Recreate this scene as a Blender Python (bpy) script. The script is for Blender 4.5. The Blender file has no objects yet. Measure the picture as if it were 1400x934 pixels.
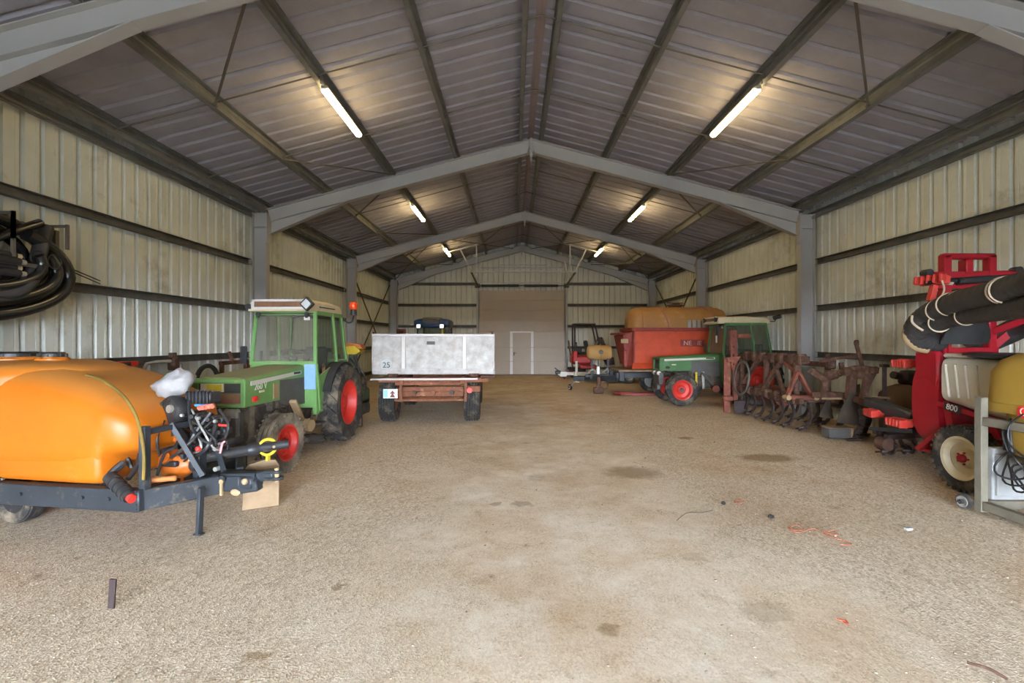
import bpy, math, random
from mathutils import Vector as V, Matrix, noise
random.seed(7)
SC = bpy.context.scene
COL = SC.collection
PI = math.pi
# ---- camera model of the photograph (1400 x 934): focal 661 px, principal point 702,465, eye 1.65 m
F, CX, CY, EYE = 661.0, 702.0, 465.0, 1.65
def Q(px, py, y): return V(((px - CX) * y / F, y, EYE - (py - CY) * y / F))
def G(px, py):
    y = F * EYE / (py - CY); return V(((px - CX) * y / F, y, 0))

# ---------------------------------------------------------------- materials
def lin(h):
    h = h.lstrip('#'); c = [int(h[i:i+2], 16) / 255 for i in (0, 2, 4)]
    return tuple(x / 12.92 if x <= .04045 else ((x + .055) / 1.055) ** 2.4 for x in c) + (1,)
def mat(name, col, rough=.6, metal=0., col2=None, scale=4., amount=.5, bump=0., bscale=40., dust=None, dscale=2.5, damount=.3, spec=.4, dup=0.):
    m = bpy.data.materials.new(name); m.use_nodes = True
    nt = m.node_tree; N = nt.nodes; L = nt.links
    b = N['Principled BSDF']; b.inputs['Roughness'].default_value = rough; b.inputs['Metallic'].default_value = metal
    b.inputs['Specular IOR Level'].default_value = spec
    b.inputs['Base Color'].default_value = lin(col)
    tc = N.new('ShaderNodeTexCoord')
    out = None
    if col2:
        n = N.new('ShaderNodeTexNoise'); n.inputs['Scale'].default_value = scale; n.inputs['Detail'].default_value = 6
        n.inputs['Roughness'].default_value = .65
        L.new(tc.outputs['Object'], n.inputs['Vector'])
        r = N.new('ShaderNodeValToRGB'); e = r.color_ramp.elements
        e[0].position = .5 - amount * .35; e[1].position = .5 + (1 - amount) * .35 + .05
        e[0].color = lin(col2); e[1].color = lin(col)
        L.new(n.outputs['Fac'], r.inputs['Fac']); out = r.outputs['Color']
    if dust:
        n = N.new('ShaderNodeTexNoise'); n.inputs['Scale'].default_value = dscale; n.inputs['Detail'].default_value = 8
        n.inputs['Roughness'].default_value = .7
        L.new(tc.outputs['Object'], n.inputs['Vector'])
        r = N.new('ShaderNodeMapRange'); r.inputs['From Min'].default_value = .62 - damount * .4; r.inputs['From Max'].default_value = .75
        r.inputs['To Max'].default_value = .85
        L.new(n.outputs['Fac'], r.inputs['Value'])
        fac = r.outputs['Result']
        if dup > 0:      # dust settles on upward faces
            g = N.new('ShaderNodeNewGeometry'); s = N.new('ShaderNodeSeparateXYZ'); L.new(g.outputs['Normal'], s.inputs[0])
            u = N.new('ShaderNodeMapRange'); u.inputs['From Min'].default_value = .55; u.inputs['From Max'].default_value = .95; u.inputs['To Max'].default_value = dup
            L.new(s.outputs['Z'], u.inputs['Value'])
            a = N.new('ShaderNodeMath'); a.operation = 'MAXIMUM'; L.new(fac, a.inputs[0]); L.new(u.outputs['Result'], a.inputs[1]); fac = a.outputs[0]
        x = N.new('ShaderNodeMix'); x.data_type = 'RGBA'
        x.inputs[6].default_value = lin(col)
        if out: L.new(out, x.inputs[6])
        x.inputs[7].default_value = lin(dust)
        L.new(fac, x.inputs[0]); out = x.outputs[2]
    if out: L.new(out, b.inputs['Base Color'])
    if bump:
        n = N.new('ShaderNodeTexNoise'); n.inputs['Scale'].default_value = bscale; n.inputs['Detail'].default_value = 4
        L.new(tc.outputs['Object'], n.inputs['Vector'])
        p = N.new('ShaderNodeBump'); p.inputs['Strength'].default_value = bump; p.inputs['Distance'].default_value = .01
        L.new(n.outputs['Fac'], p.inputs['Height']); L.new(p.outputs['Normal'], b.inputs['Normal'])
    return m
def glass_mat(name, tint, dusty='#8d8672', d=.14):
    m = bpy.data.materials.new(name); m.use_nodes = True
    nt = m.node_tree; N = nt.nodes; L = nt.links
    N.remove(N['Principled BSDF']); o = N['Material Output']
    t = N.new('ShaderNodeBsdfTransparent'); t.inputs[0].default_value = lin(tint)
    g = N.new('ShaderNodeBsdfGlossy'); g.inputs['Roughness'].default_value = .08
    f = N.new('ShaderNodeBsdfDiffuse'); f.inputs[0].default_value = lin(dusty)
    a = N.new('ShaderNodeMixShader'); a.inputs[0].default_value = .06; L.new(t.outputs[0], a.inputs[1]); L.new(g.outputs[0], a.inputs[2])
    b = N.new('ShaderNodeMixShader')
    tc = N.new('ShaderNodeTexCoord'); n = N.new('ShaderNodeTexNoise'); n.inputs['Scale'].default_value = 3; n.inputs['Detail'].default_value = 6
    L.new(tc.outputs['Object'], n.inputs['Vector'])
    mr = N.new('ShaderNodeMapRange'); mr.inputs['To Min'].default_value = d * .4; mr.inputs['To Max'].default_value = d * 1.8; L.new(n.outputs['Fac'], mr.inputs['Value'])
    L.new(mr.outputs['Result'], b.inputs[0]); L.new(a.outputs[0], b.inputs[1]); L.new(f.outputs[0], b.inputs[2])
    L.new(b.outputs[0], o.inputs['Surface'])
    return m
def emit_mat(name, col, strength):
    m = bpy.data.materials.new(name); m.use_nodes = True
    b = m.node_tree.nodes['Principled BSDF']; b.inputs['Base Color'].default_value = lin('#f4f0e0')
    b.inputs['Emission Color'].default_value = col; b.inputs['Emission Strength'].default_value = strength
    return m

# ---------------------------------------------------------------- mesh builder
def frame_of(d, up=(0, 0, 1)):
    d = V(d).normalized(); up = V(up)
    if abs(d.dot(up.normalized())) > .98: up = V((1, 0, 0)) if abs(d.x) < .9 else V((0, 1, 0))
    x = d.cross(up).normalized(); return x, x.cross(d).normalized(), d
def smooth_path(pts, k=6, closed=False):
    P = [V(p) for p in pts]; n = len(P); out = []
    for i in range(n if closed else n - 1):
        a, b, c, d = (P[(i + j) % n] if closed else P[min(max(i + j, 0), n - 1)] for j in (-1, 0, 1, 2))
        for q in range(k):
            t = q / k
            out.append(.5 * ((2 * b) + (c - a) * t + (2 * a - 5 * b + 4 * c - d) * t * t + (3 * b - a - 3 * c + d) * t ** 3))
    if not closed: out.append(P[-1])
    return out
def sring(c, ax, ay, hx, hy, e=2.6, n=32, a0=0.):
    c, ax, ay = V(c), V(ax), V(ay); o = []
    for i in range(n):
        a = 2 * PI * i / n + a0; ca, sa = math.cos(a), math.sin(a)
        o.append(c + ax * (hx * math.copysign(abs(ca) ** (2 / e), ca)) + ay * (hy * math.copysign(abs(sa) ** (2 / e), sa)))
    return o
class MB:
    def __init__(s, X=None): s.v, s.f, s.X = [], [], X or Matrix()
    def add(s, vs, fs):
        n = len(s.v); s.v += [s.X @ V(p) for p in vs]; s.f += [tuple(i + n for i in f) for f in fs]; return s
    def obox(s, c, x, y, z, b=0.):
        """box with half-axis vectors x, y, z and chamfer b"""
        c, x, y, z = V(c), V(x), V(y), V(z); L = (x.length, y.length, z.length)
        if b <= 0:
            P = [c + x * i + y * j + z * k for i in (-1, 1) for j in (-1, 1) for k in (-1, 1)]
            return s.add(P, [(0, 1, 3, 2), (4, 6, 7, 5), (0, 4, 5, 1), (2, 3, 7, 6), (0, 2, 6, 4), (1, 5, 7, 3)])
        b = min(b, min(L) * .95); A = (x, y, z); P = []; ix = {}
        for i in (-1, 1):
            for j in (-1, 1):
                for k in (-1, 1):
                    sg = (i, j, k)
                    for q in range(3):
                        p = V(c)
                        for w in range(3): p += A[w] * sg[w] * (1 if w == q else (1 - b / L[w]))
                        ix[(i, j, k, q)] = len(P); P.append(p)
        Fs = []
        for q in range(3):
            u, w = (q + 1) % 3, (q + 2) % 3
            for sg in (-1, 1):
                f = []
                for du, dw in ((-1, -1), (1, -1), (1, 1), (-1, 1)):
                    k = [0, 0, 0]; k[q], k[u], k[w] = sg, du, dw; f.append(ix[(*k, q)])
                Fs.append(tuple(f))
            for du in (-1, 1):
                for dw in (-1, 1):
                    k0 = [0, 0, 0]; k1 = [0, 0, 0]
                    k0[q], k0[u], k0[w] = -1, du, dw; k1[q], k1[u], k1[w] = 1, du, dw
                    Fs.append((ix[(*k0, u)], ix[(*k1, u)], ix[(*k1, w)], ix[(*k0, w)]))
        for i in (-1, 1):
            for j in (-1, 1):
                for k in (-1, 1): Fs.append(tuple(ix[(i, j, k, q)] for q in range(3)))
        return s.add(P, Fs)
    def box(s, c, d, b=0., rz=0.):
        R = Matrix.Rotation(rz, 3, 'Z')
        return s.obox(c, R @ V((d[0] / 2, 0, 0)), R @ V((0, d[1] / 2, 0)), V((0, 0, d[2] / 2)), b)
    def bar(s, p0, p1, w, h, up=(0, 0, 1), b=0.):
        p0, p1 = V(p0), V(p1); x, y, d = frame_of(p1 - p0, up)
        return s.obox((p0 + p1) / 2, x * w / 2, y * h / 2, (p1 - p0) / 2, b)
    def tube(s, pts, r, n=8, closed=False, k=0):
        if k: pts = smooth_path(pts, k, closed)
        P = [V(p) for p in pts]; m = len(P); vs = []; fs = []
        R = r if isinstance(r, (list, tuple)) else None
        t0 = (P[1] - P[0]).normalized(); x, y, _ = frame_of(t0)
        for i in range(m):
            if closed: t = P[(i + 1) % m] - P[i - 1]
            else: t = P[min(i + 1, m - 1)] - P[max(i - 1, 0)]
            t.normalize(); x = (x - t * x.dot(t)).normalized(); y = t.cross(x)
            rr = R[min(int(i * len(R) / m), len(R) - 1)] if R else r
            vs += [P[i] + x * (rr * math.cos(2 * PI * j / n)) + y * (rr * math.sin(2 * PI * j / n)) for j in range(n)]
        for i in range(m if closed else m - 1):
            for j in range(n):
                a, b = i * n, ((i + 1) % m) * n
                fs.append((a + j, a + (j + 1) % n, b + (j + 1) % n, b + j))
        if not closed: fs += [tuple(range(n - 1, -1, -1)), tuple((m - 1) * n + j for j in range(n))]
        return s.add(vs, fs)
    def cyl(s, p0, p1, r, r2=None, n=20): return s.lathe([(0, 0), (r, 0), (r if r2 is None else r2, 1), (0, 1)], p0, V(p1) - V(p0), n, unit=(V(p1) - V(p0)).length)
    def lathe(s, prof, c, axis, n=32, closed=False, unit=1.):
        c = V(c); x, y, d = frame_of(axis); vs = []; fs = []; m = len(prof)
        for r, h in prof:
            r = max(r, 1e-4)
            vs += [c + d * (h * unit) + x * (r * math.cos(2 * PI * j / n)) + y * (r * math.sin(2 * PI * j / n)) for j in range(n)]
        for i in range(m if closed else m - 1):
            for j in range(n):
                a, b = i * n, ((i + 1) % m) * n
                fs.append((a + j, a + (j + 1) % n, b + (j + 1) % n, b + j))
        if not closed: fs += [tuple(range(n - 1, -1, -1)), tuple((m - 1) * n + j for j in range(n))]
        return s.add(vs, fs)
    def prism(s, poly, o, ax, ay, depth):
        o, ax, ay, depth = V(o), V(ax), V(ay), V(depth); n = len(poly)
        a = [o + ax * p + ay * q for p, q in poly]
        return s.add(a + [p + depth for p in a], [tuple(range(n)), tuple(range(2 * n - 1, n - 1, -1))] + [(i, (i + 1) % n, n + (i + 1) % n, n + i) for i in range(n)])
    def loft(s, rings, cap=True):
        n = len(rings[0]); vs = [p for r in rings for p in r]; fs = []
        for i in range(len(rings) - 1):
            for j in range(n):
                a, b = i * n, (i + 1) * n
                fs.append((a + j, a + (j + 1) % n, b + (j + 1) % n, b + j))
        if cap: fs += [tuple(range(n - 1, -1, -1)), tuple((len(rings) - 1) * n + j for j in range(n))]
        return s.add(vs, fs)
    def ball(s, c, r, n=16, wob=0., ws=3.):
        if not isinstance(r, (tuple, list)): r = (r, r, r)
        c = V(c); rings = []
        for i in range(n // 2 + 1):
            t = PI * i / (n // 2); st = max(math.sin(t), .01); ring = []
            for j in range(n):
                a = 2 * PI * j / n; d = V((st * math.cos(a), st * math.sin(a), math.cos(t)))
                k = 1 + wob * noise.noise(d * ws + c * 3)
                ring.append(c + V((d.x * r[0], d.y * r[1], d.z * r[2])) * k)
            rings.append(ring)
        return s.loft(rings)
    def build(s, name, m, parent=None, ang=38):
        me = bpy.data.meshes.new(name); me.from_pydata([tuple(p) for p in s.v], [], s.f)
        import bmesh
        bm = bmesh.new(); bm.from_mesh(me); bmesh.ops.recalc_face_normals(bm, faces=bm.faces); bm.to_mesh(me); bm.free()
        for p in me.polygons: p.use_smooth = True
        me.set_sharp_from_angle(angle=math.radians(ang))
        me.materials.append(m)
        o = bpy.data.objects.new(name, me); COL.objects.link(o)
        if parent is not None: o.parent = parent
        return o
def tag(o, label, cat, group=None, kind=None):
    if label: o['label'] = label
    if cat: o['category'] = cat
    if group: o['group'] = group
    if kind: o['kind'] = kind
    return o
def thing(name, label, cat, loc=(0, 0, 0), rz=0., group=None, kind=None):
    o = bpy.data.objects.new(name, None); COL.objects.link(o); o.empty_display_size = .1
    o.location = loc; o.rotation_euler = (0, 0, rz)
    return tag(o, label, cat, group, kind)
def sub(name, parent, M=None):
    o = bpy.data.objects.new(name, None); COL.objects.link(o); o.parent = parent; o.empty_display_size = .05
    if M is not None: o.matrix_local = M
    return o
def local(root):
    """matrix that takes world points into the root's own space"""
    return (Matrix.Translation(root.location) @ Matrix.Rotation(root.rotation_euler.z, 4, 'Z')).inverted()
def copy_tree(o, parent=None):
    c = o.copy(); COL.objects.link(c)
    if parent is not None: c.parent = parent
    for ch in list(o.children): copy_tree(ch, c)
    return c
def text(body, size, m, parent, loc, ax, ay, name='lettering', ext=.002):
    cu = bpy.data.curves.new(name + '_curve', 'FONT'); cu.body = body; cu.size = size; cu.extrude = ext; cu.align_x = 'CENTER'; cu.align_y = 'CENTER'
    tmp = bpy.data.objects.new(name + '_curve', cu); COL.objects.link(tmp); dg = bpy.context.evaluated_depsgraph_get()
    me = bpy.data.meshes.new_from_object(tmp.evaluated_get(dg)); bpy.data.objects.remove(tmp); bpy.data.curves.remove(cu)
    me.name = name; me.materials.clear(); me.materials.append(m)
    o = bpy.data.objects.new(name, me); COL.objects.link(o); o.parent = parent
    ax, ay = V(ax).normalized(), V(ay).normalized(); az = ax.cross(ay)
    R = Matrix((ax, ay, az)).transposed().to_4x4(); R.translation = V(loc); o.matrix_local = R
    return o

# ---------------------------------------------------------------- palette
M = {}
M['wall'] = mat('cream wall sheet', '#d6d8cd', .45, .0, '#c5c7b8', 1.3, .5, .06, 3, dust='#837a62', dscale=1.1, damount=.15)
M['wall_end'] = mat('cream gable sheet', '#d0d1c5', .5, .0, '#c2c2b4', 1.0, .5)
M['roof'] = mat('grey fleece roof lining', '#a09da3', .85, 0, '#918e95', 2.2, .5, .35, 160, spec=.15)
M['steel'] = mat('grey painted steel', '#a6a49f', .5, 0, '#9c9a96', 1.2, .5, .02, 30)
M['galv'] = mat('galvanized purlin', '#7a7a76', .5, .3, '#5f5f5b', 3, .5, .03, 30)
M['girt'] = mat('grimy galvanized rail', '#625f57', .6, .2, '#45423c', 4, .5, .1, 20)
M['rod'] = mat('dark steel rod', '#5b564d', .55, .3)
M['ridge'] = mat('brown ridge flashing', '#8f7f7a', .6)
M['door'] = mat('taupe sectional door', '#b5a692', .5, 0, '#ac9d89', .8, .5)
M['door_light'] = mat('white door frame', '#e2e0dc', .4)
M['dark'] = mat('dark seal', '#2b2926', .6)
M['zinc'] = mat('bright zinc', '#bdbab0', .4, .5, '#9c998f', 6, .5)
M['lampbody'] = mat('grey lamp housing', '#a8a393', .5)
M['orange'] = mat('orange moulded plastic', '#bf6a14', .42, 0, '#b5610f', 1.2, .5, .02, 8, dust='#b88444', dscale=3, damount=.02, dup=.6)
M['orange_paint'] = mat('orange paint', '#c9681a', .45, 0, '#9c4f14', 9, .4)
M['bluegrey'] = mat('blue grey frame paint', '#32363a', .45, 0, '#25282b', 5, .5, .04, 30, dust='#7a6c58', dscale=6, damount=.12)
M['black'] = mat('black plastic', '#222224', .45, 0, '#2f2d2c', 8, .5, dust='#6d6355', dscale=9, damount=.1)
M['rubber'] = mat('black rubber', '#272523', .8, 0, '#1d1c1b', 8, .5, .1, 60)
M['tyre'] = mat('dusty tyre rubber', '#2f2c29', .85, 0, '#242220', 6, .5, .15, 50, dust='#8a7a64', dscale=5, damount=.35)
M['tyre_dust'] = mat('mud coated tyre rubber', '#5a5146', .9, 0, '#352f2a', 6, .5, .2, 50, dust='#ab9a7e', dscale=4, damount=.6)
M['red_rim'] = mat('red wheel paint', '#c83428', .5, 0, '#b22a20', 7, .5, .03, 20, dust='#b08a74', dscale=7, damount=.06)
M['green'] = mat('dusty green paint', '#6f9658', .45, 0, '#5f8a49', 3, .5, .03, 20, dust='#a08f6c', dscale=3.2, damount=.1, dup=.75)
M['green_dark'] = mat('clean dark green paint', '#47703f', .4, 0, '#3d6337', 3, .5, .02, 20, dust='#75715a', dscale=3, damount=.08)
M['engine'] = mat('grimy engine iron', '#514840', .8, .1, '#3b342e', 9, .5, .3, 30, dust='#8d7a60', dscale=5, damount=.35)
M['panel_grey'] = mat('dark grey panel', '#57544f', .6, 0, '#4a4743', 6, .5)
M['cream'] = mat('cream roof paint', '#dccfae', .5, 0, '#cdbb92', 2.5, .5, dust='#b9a477', dscale=3, damount=.15)
M['tan'] = mat('muddy tan metal', '#9e8662', .7, 0, '#97805e', 6, .5, .1, 20)
M['blue_panel'] = mat('faded blue panel', '#6f9dc0', .5, 0, '#86a6b8', 6, .5, dust='#b3a98f', dscale=6, damount=.15)
M['brown'] = mat('brown trim', '#8d6547', .7, 0, '#74513a', 6, .5)
M['white'] = mat('white paint', '#dcd9d2', .45, 0, '#cfcac0', 5, .5)
M['white_strip'] = mat('pale stripe', '#c9c2b4', .5)
M['yellow'] = mat('yellow plastic', '#d9bf35', .45, 0, '#c0a52a', 6, .5)
M['red'] = mat('bright red plastic', '#e03328', .4)
M['amber'] = mat('amber beacon', '#f0501c', .25)
M['lens'] = mat('lamp glass', '#e9ecec', .15, .3)
M['seat'] = mat('black seat vinyl', '#262626', .6)
M['windscreen'] = glass_mat('dusty windscreen', '#ecece4', '#b0a894', .2)
M['side_glass'] = glass_mat('tinted side glass', '#c2ccc0', '#7f8476', .16)
M['alu'] = mat('worn aluminium', '#aaa39b', .5, .25, '#7f7870', 5.5, .6, .1, 9, dust='#a58f7d', dscale=2.2, damount=.12)
M['alu_trim'] = mat('aluminium profile', '#b3aba3', .5, .3)
M['rust_red'] = mat('rusty red frame', '#8d573a', .75, .05, '#6a3f2a', 7, .5, .2, 30, dust='#b08b68', dscale=6, damount=.15)
M['rust'] = mat('dark red rust', '#604032', .85, .1, '#38281f', 10, .6, .3, 30, dust='#8f735e', dscale=9, damount=.22)
M['rust_bright'] = mat('worn red implement paint', '#8c4b38', .75, 0, '#5e3429', 7, .5, .2, 30, dust='#a88469', dscale=7, damount=.12)
M['iron'] = mat('dark worked iron', '#473a35', .6, .3, '#35292a', 8, .5, .2, 30, dust='#6d584a', dscale=6, damount=.12)
M['hopper'] = mat('orange red hopper paint', '#cc4c24', .6, 0, '#b3401f', 4, .5, .05, 20, dust='#8a3b26', dscale=3.5, damount=.15)
M['hopper_dark'] = mat('shaded maroon hopper paint', '#8e3227', .6, 0, '#74281f', 5, .5, dust='#8a5c48', dscale=5, damount=.2)  # darker hopper red: shade of the sloped end put into the colour
M['fibre'] = mat('ochre fibreglass', '#a67a42', .6, 0, '#94683a', 3, .5, .05, 20, dust='#b69a70', dscale=3.5, damount=.1)
M['redframe'] = mat('crimson paint', '#9c1522', .42, 0, '#8a111d', 4, .5)
M['whitetank'] = mat('off white tank', '#d8cfb9', .5, 0, '#cfc5ad', 2, .5)
M['olive'] = mat('mustard polyethylene', '#a88838', .5, 0, '#98782f', 2, .5, .04, 12)
M['duct'] = mat('ribbed black duct', '#3a3735', .55, 0, '#2d2b2a', 6, .5, .25, 60)
M['gloss_black'] = mat('glossy black hose', '#1b1b1a', .25, 0, spec=.6)
M['rope'] = mat('pale twine', '#c9b79b', .9)
M['wood'] = mat('weathered pale wood', '#937a5c', .85, 0, '#6c5841', 3, .5, .2, 30, dust='#8a7357', dscale=3, damount=.15)
M['oldwood'] = mat('grey brown post', '#77705f', .8, 0, '#665f50', 5, .5, .15, 30)
M['bluecab'] = mat('blue cab paint', '#2f4a70', .4, 0, '#294263', 4, .5)
M['greybox'] = mat('pale grey box', '#a9a8a4', .55, 0, '#96958f', 4, .5)
M['plastic_bag'] = mat('white plastic film', '#a19e9b', .4, 0, '#8f8c89', 6, .5, .5, 25)
M['stone'] = mat('stone', '#9a8b76', .9, 0, '#7d7060', 9, .5)
M['wire'] = mat('black cable', '#1d1c1b', .5)
M['ink'] = mat('dark ink', '#33332f', .6)
M['string'] = mat('orange red twine', '#a65034', .9)
M['tan_tank'] = mat('tan plastic drum', '#b58f55', .55, 0, '#a37e49', 4, .5)
# ================================================================ the shed
XC = .39                       # ridge line
XL, XR = -5.86, 6.72           # cladding planes
Y0, Y1 = -7.4, 22.9
FRAMES = (-7.25, -1.2, 4.72, 10.72, 16.72, 22.62)
SL = .2649; ANG = math.atan(SL)
def ztop(xo): return 6.09 - SL * abs(xo)          # top of rafters
def zroof(xo): return ztop(xo) + .215
# floor -----------------------------------------------------------
def floor_mat():
    m = bpy.data.materials.new('gravel and trodden earth'); m.use_nodes = True
    nt = m.node_tree; N = nt.nodes; L = nt.links; b = N['Principled BSDF']; b.inputs['Roughness'].default_value = .95; b.inputs['Specular IOR Level'].default_value = .12
    tc = N.new('ShaderNodeTexCoord')
    def nz(s, d=6, r=.6):
        n = N.new('ShaderNodeTexNoise'); n.inputs['Scale'].default_value = s; n.inputs['Detail'].default_value = d; n.inputs['Roughness'].default_value = r
        L.new(tc.outputs['Object'], n.inputs['Vector']); return n.outputs['Fac']
    def ramp(f, stops):
        r = N.new('ShaderNodeValToRGB'); e = r.color_ramp.elements
        while len(e) < len(stops): e.new(.5)
        for q, (p, c) in zip(e, stops): q.position = p; q.color = lin(c) if isinstance(c, str) else (c, c, c, 1)
        L.new(f, r.inputs['Fac']); return r.outputs['Color']
    def mix(f, a, c, mode='MIX'):
        x = N.new('ShaderNodeMix'); x.data_type = 'RGBA'; x.blend_type = mode
        if isinstance(f, float): x.inputs[0].default_value = f
        else: L.new(f, x.inputs[0])
        for i, q in ((6, a), (7, c)):
            if isinstance(q, str): x.inputs[i].default_value = lin(q)
            else: L.new(q, x.inputs[i])
        return x.outputs[2]
    def math_(op, a, c):
        x = N.new('ShaderNodeMath'); x.operation = op
        for i, q in enumerate((a, c)):
            if isinstance(q, (int, float)): x.inputs[i].default_value = q
            else: L.new(q, x.inputs[i])
        return x.outputs[0]
    earth = ramp(nz(1.3, 9, .7), [(.26, '#b29474'), (.4, '#d0b799'), (.54, '#e2d0b7'), (.68, '#efe3d1')])
    vor = N.new('ShaderNodeTexVoronoi'); vor.inputs['Scale'].default_value = 48; L.new(tc.outputs['Object'], vor.inputs['Vector'])
    v2 = N.new('ShaderNodeTexVoronoi'); v2.inputs['Scale'].default_value = 95; L.new(tc.outputs['Object'], v2.inputs['Vector'])
    stone = ramp(vor.outputs['Color'], [(.08, '#75644f'), (.35, '#b3a188'), (.7, '#d9cab2'), (1, '#f2e8d8')])
    stone2 = ramp(v2.outputs['Color'], [(.08, '#937c5f'), (.45, '#ccb494'), (.9, '#e6d5ba')])
    # gravel along the walls, trodden earth down the middle
    sx = N.new('ShaderNodeSeparateXYZ'); L.new(tc.outputs['Object'], sx.inputs[0])
    side = math_('ABSOLUTE', math_('SUBTRACT', sx.outputs['X'], .55), 0)
    side = math_('ADD', math_('MULTIPLY', side, .26), math_('MULTIPLY', nz(.55, 5), 1.1))
    gm = ramp(side, [(.75, 0.), (1.4, .85)])
    stray = ramp(vor.outputs['Distance'], [(.1, .55), (.32, 0.)])
    c = mix(ramp(nz(4, 8, .7), [(.35, .1), (.7, .7)]), earth, stone2)
    c = mix(math_('MULTIPLY', stray, ramp(nz(1.7, 5), [(.42, 0.), (.62, .8)])), c, stone)
    c = mix(gm, c, mix(.5, stone, stone2))
    # rusty earth and damp patches of their own shape
    c = mix(ramp(nz(.5, 8, .62), [(.5, 0.), (.68, .45)]), c, '#b08759')
    spots = ramp(nz(2.0, 9, .7), [(.6, 0.), (.74, .5)])
    c = mix(spots, c, '#6b543a')
    tiny = ramp(nz(16, 5, .65), [(.66, 0.), (.73, .6)])
    c = mix(tiny, c, '#5b4a38')
    for (px, py, rx, ry, a) in ((865, 645, .42, .34, .6), (1048, 625, .5, .3, .7), (936, 598, .16, .14, .7), (467, 798, .07, .05, .6), (830, 858, .08, .05, .5), (1045, 832, .2, .16, .35), (712, 688, .11, .09, .45), (677, 688, .07, .07, .5), (345, 895, .08, .05, .5), (735, 652, .15, .15, .25), (950, 760, .1, .1, .3)):
        g = G(px, py); p = N.new('ShaderNodeMapping'); p.vector_type = 'TEXTURE'
        p.inputs['Location'].default_value = (g.x, g.y, 0); p.inputs['Scale'].default_value = (rx, ry, 1)
        w = N.new('ShaderNodeTexNoise'); w.inputs['Scale'].default_value = 9; L.new(tc.outputs['Object'], w.inputs['Vector'])
        va = N.new('ShaderNodeVectorMath'); va.operation = 'MULTIPLY_ADD'; L.new(w.outputs['Color'], va.inputs[0]); va.inputs[1].default_value = (.22, .22, 0); L.new(tc.outputs['Object'], va.inputs[2])
        vs = N.new('ShaderNodeVectorMath'); vs.operation = 'SUBTRACT'; L.new(va.outputs[0], vs.inputs[0]); vs.inputs[1].default_value = (.11, .11, 0)
        L.new(vs.outputs[0], p.inputs['Vector'])
        ln = N.new('ShaderNodeVectorMath'); ln.operation = 'LENGTH'; L.new(p.outputs[0], ln.inputs[0])
        c = mix(ramp(ln.outputs['Value'], [(.55, a), (1., 0.)]), c, '#7d6238')
    L.new(c, b.inputs['Base Color'])
    h = math_('ADD', math_('MULTIPLY', math_('MULTIPLY', vor.outputs['Distance'], v2.outputs['Distance']), math_('ADD', gm, .15)), math_('MULTIPLY', nz(12, 9, .75), .9))
    bp = N.new('ShaderNodeBump'); bp.inputs['Strength'].default_value = .4; bp.inputs['Distance'].default_value = .014
    L.new(h, bp.inputs['Height']); L.new(bp.outputs['Normal'], b.inputs['Normal'])
    return m
mb = MB(); nx, ny = 60, 110; vs = []; fs = []
for j in range(ny + 1):
    for i in range(nx + 1):
        x = -5.98 + 12.82 * i / nx; y = Y0 - .1 + (Y1 + .2 - Y0) * j / ny
        vs.append((x, y, -.012 + .012 * noise.noise(V((x * .6, y * .6, 0)))))
for j in range(ny):
    for i in range(nx): a = j * (nx + 1) + i; fs.append((a, a + 1, a + nx + 2, a + nx + 1))
mb.add(vs, fs)
tag(mb.build('floor', floor_mat()), 'trodden earth and gravel floor of the shed', 'floor', kind='structure')
mb = MB(); mb.add([(-40, Y0 - 60, -.03), (40, Y0 - 60, -.03), (40, Y0 - .1, -.03), (-40, Y0 - .1, -.03)], [(0, 1, 2, 3)])
tag(mb.build('ground', mat('dark yard', '#4a4a48', .9)), 'unseen yard outside the open entrance, darkened to cut bounced light', 'ground', kind='structure')  # out of view; dark colour chosen to limit light bounced into the shed
# wall sheets -----------------------------------------------------
def rib_profile(a, b, pitch, wid, dep, fl):
    """points (t, d) along a sheet: flat pans with narrow outward grooves"""
    out = [(a, 0)]; t = a + pitch * .5
    while t < b - wid:
        out += [(t - pitch * .24, 0), (t - pitch * .22, .003), (t - pitch * .18, .003), (t - pitch * .16, 0)] if fl > 1 else []
        out += [(t, 0), (t + wid * .3, dep), (t + wid * .7, dep), (t + wid, 0)]; t += pitch
    return out + [(b, 0)]
def strip(mb, pts_lo, pts_hi):
    n = len(pts_lo)
    mb.add(list(pts_lo) + list(pts_hi), [(i, i + 1, n + i + 1, n + i) for i in range(n - 1)])
pr = rib_profile(Y0, Y1, .25, .075, .045, 2)
for side, x, s in (('left', XL, -1), ('right', XR, 1)):
    mb = MB(); zt = zroof(abs(x - XC)) + .05
    strip(mb, [(x + s * d, t, -.1) for t, d in pr], [(x + s * d, t, zt) for t, d in pr])
    strip(mb, [(x + s * .055, Y0, -.1), (x + s * .055, Y1, -.1)], [(x + s * .055, Y0, zt), (x + s * .055, Y1, zt)])
    tag(mb.build('wall_' + side, M['wall'], ang=25), f'cream ribbed metal wall on the {side} side', 'wall', kind='structure')
mb = MB(); DX0, DX1, DZ = -1.62, 2.42, 4.0
pe = rib_profile(XL, XR, .25, .06, .035, 1)
def wall_part(x0, x1, z0):
    q = [(x0, 0)] + [(t, d) for t, d in pe if x0 < t < x1] + [(x1, 0)]
    if x0 < XC < x1: q = sorted(q + [(XC, 0)])
    strip(mb, [(t, Y1 + d, z0) for t, d in q], [(t, Y1 + d, zroof(t - XC) + .05) for t, d in q])
wall_part(XL, DX0, -.1); wall_part(DX1, XR, -.1); wall_part(DX0, DX1, DZ)
tag(mb.build('wall_back', M['wall_end'], ang=25), 'cream ribbed gable wall around the big door', 'wall', kind='structure')
mb = MB()
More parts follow.
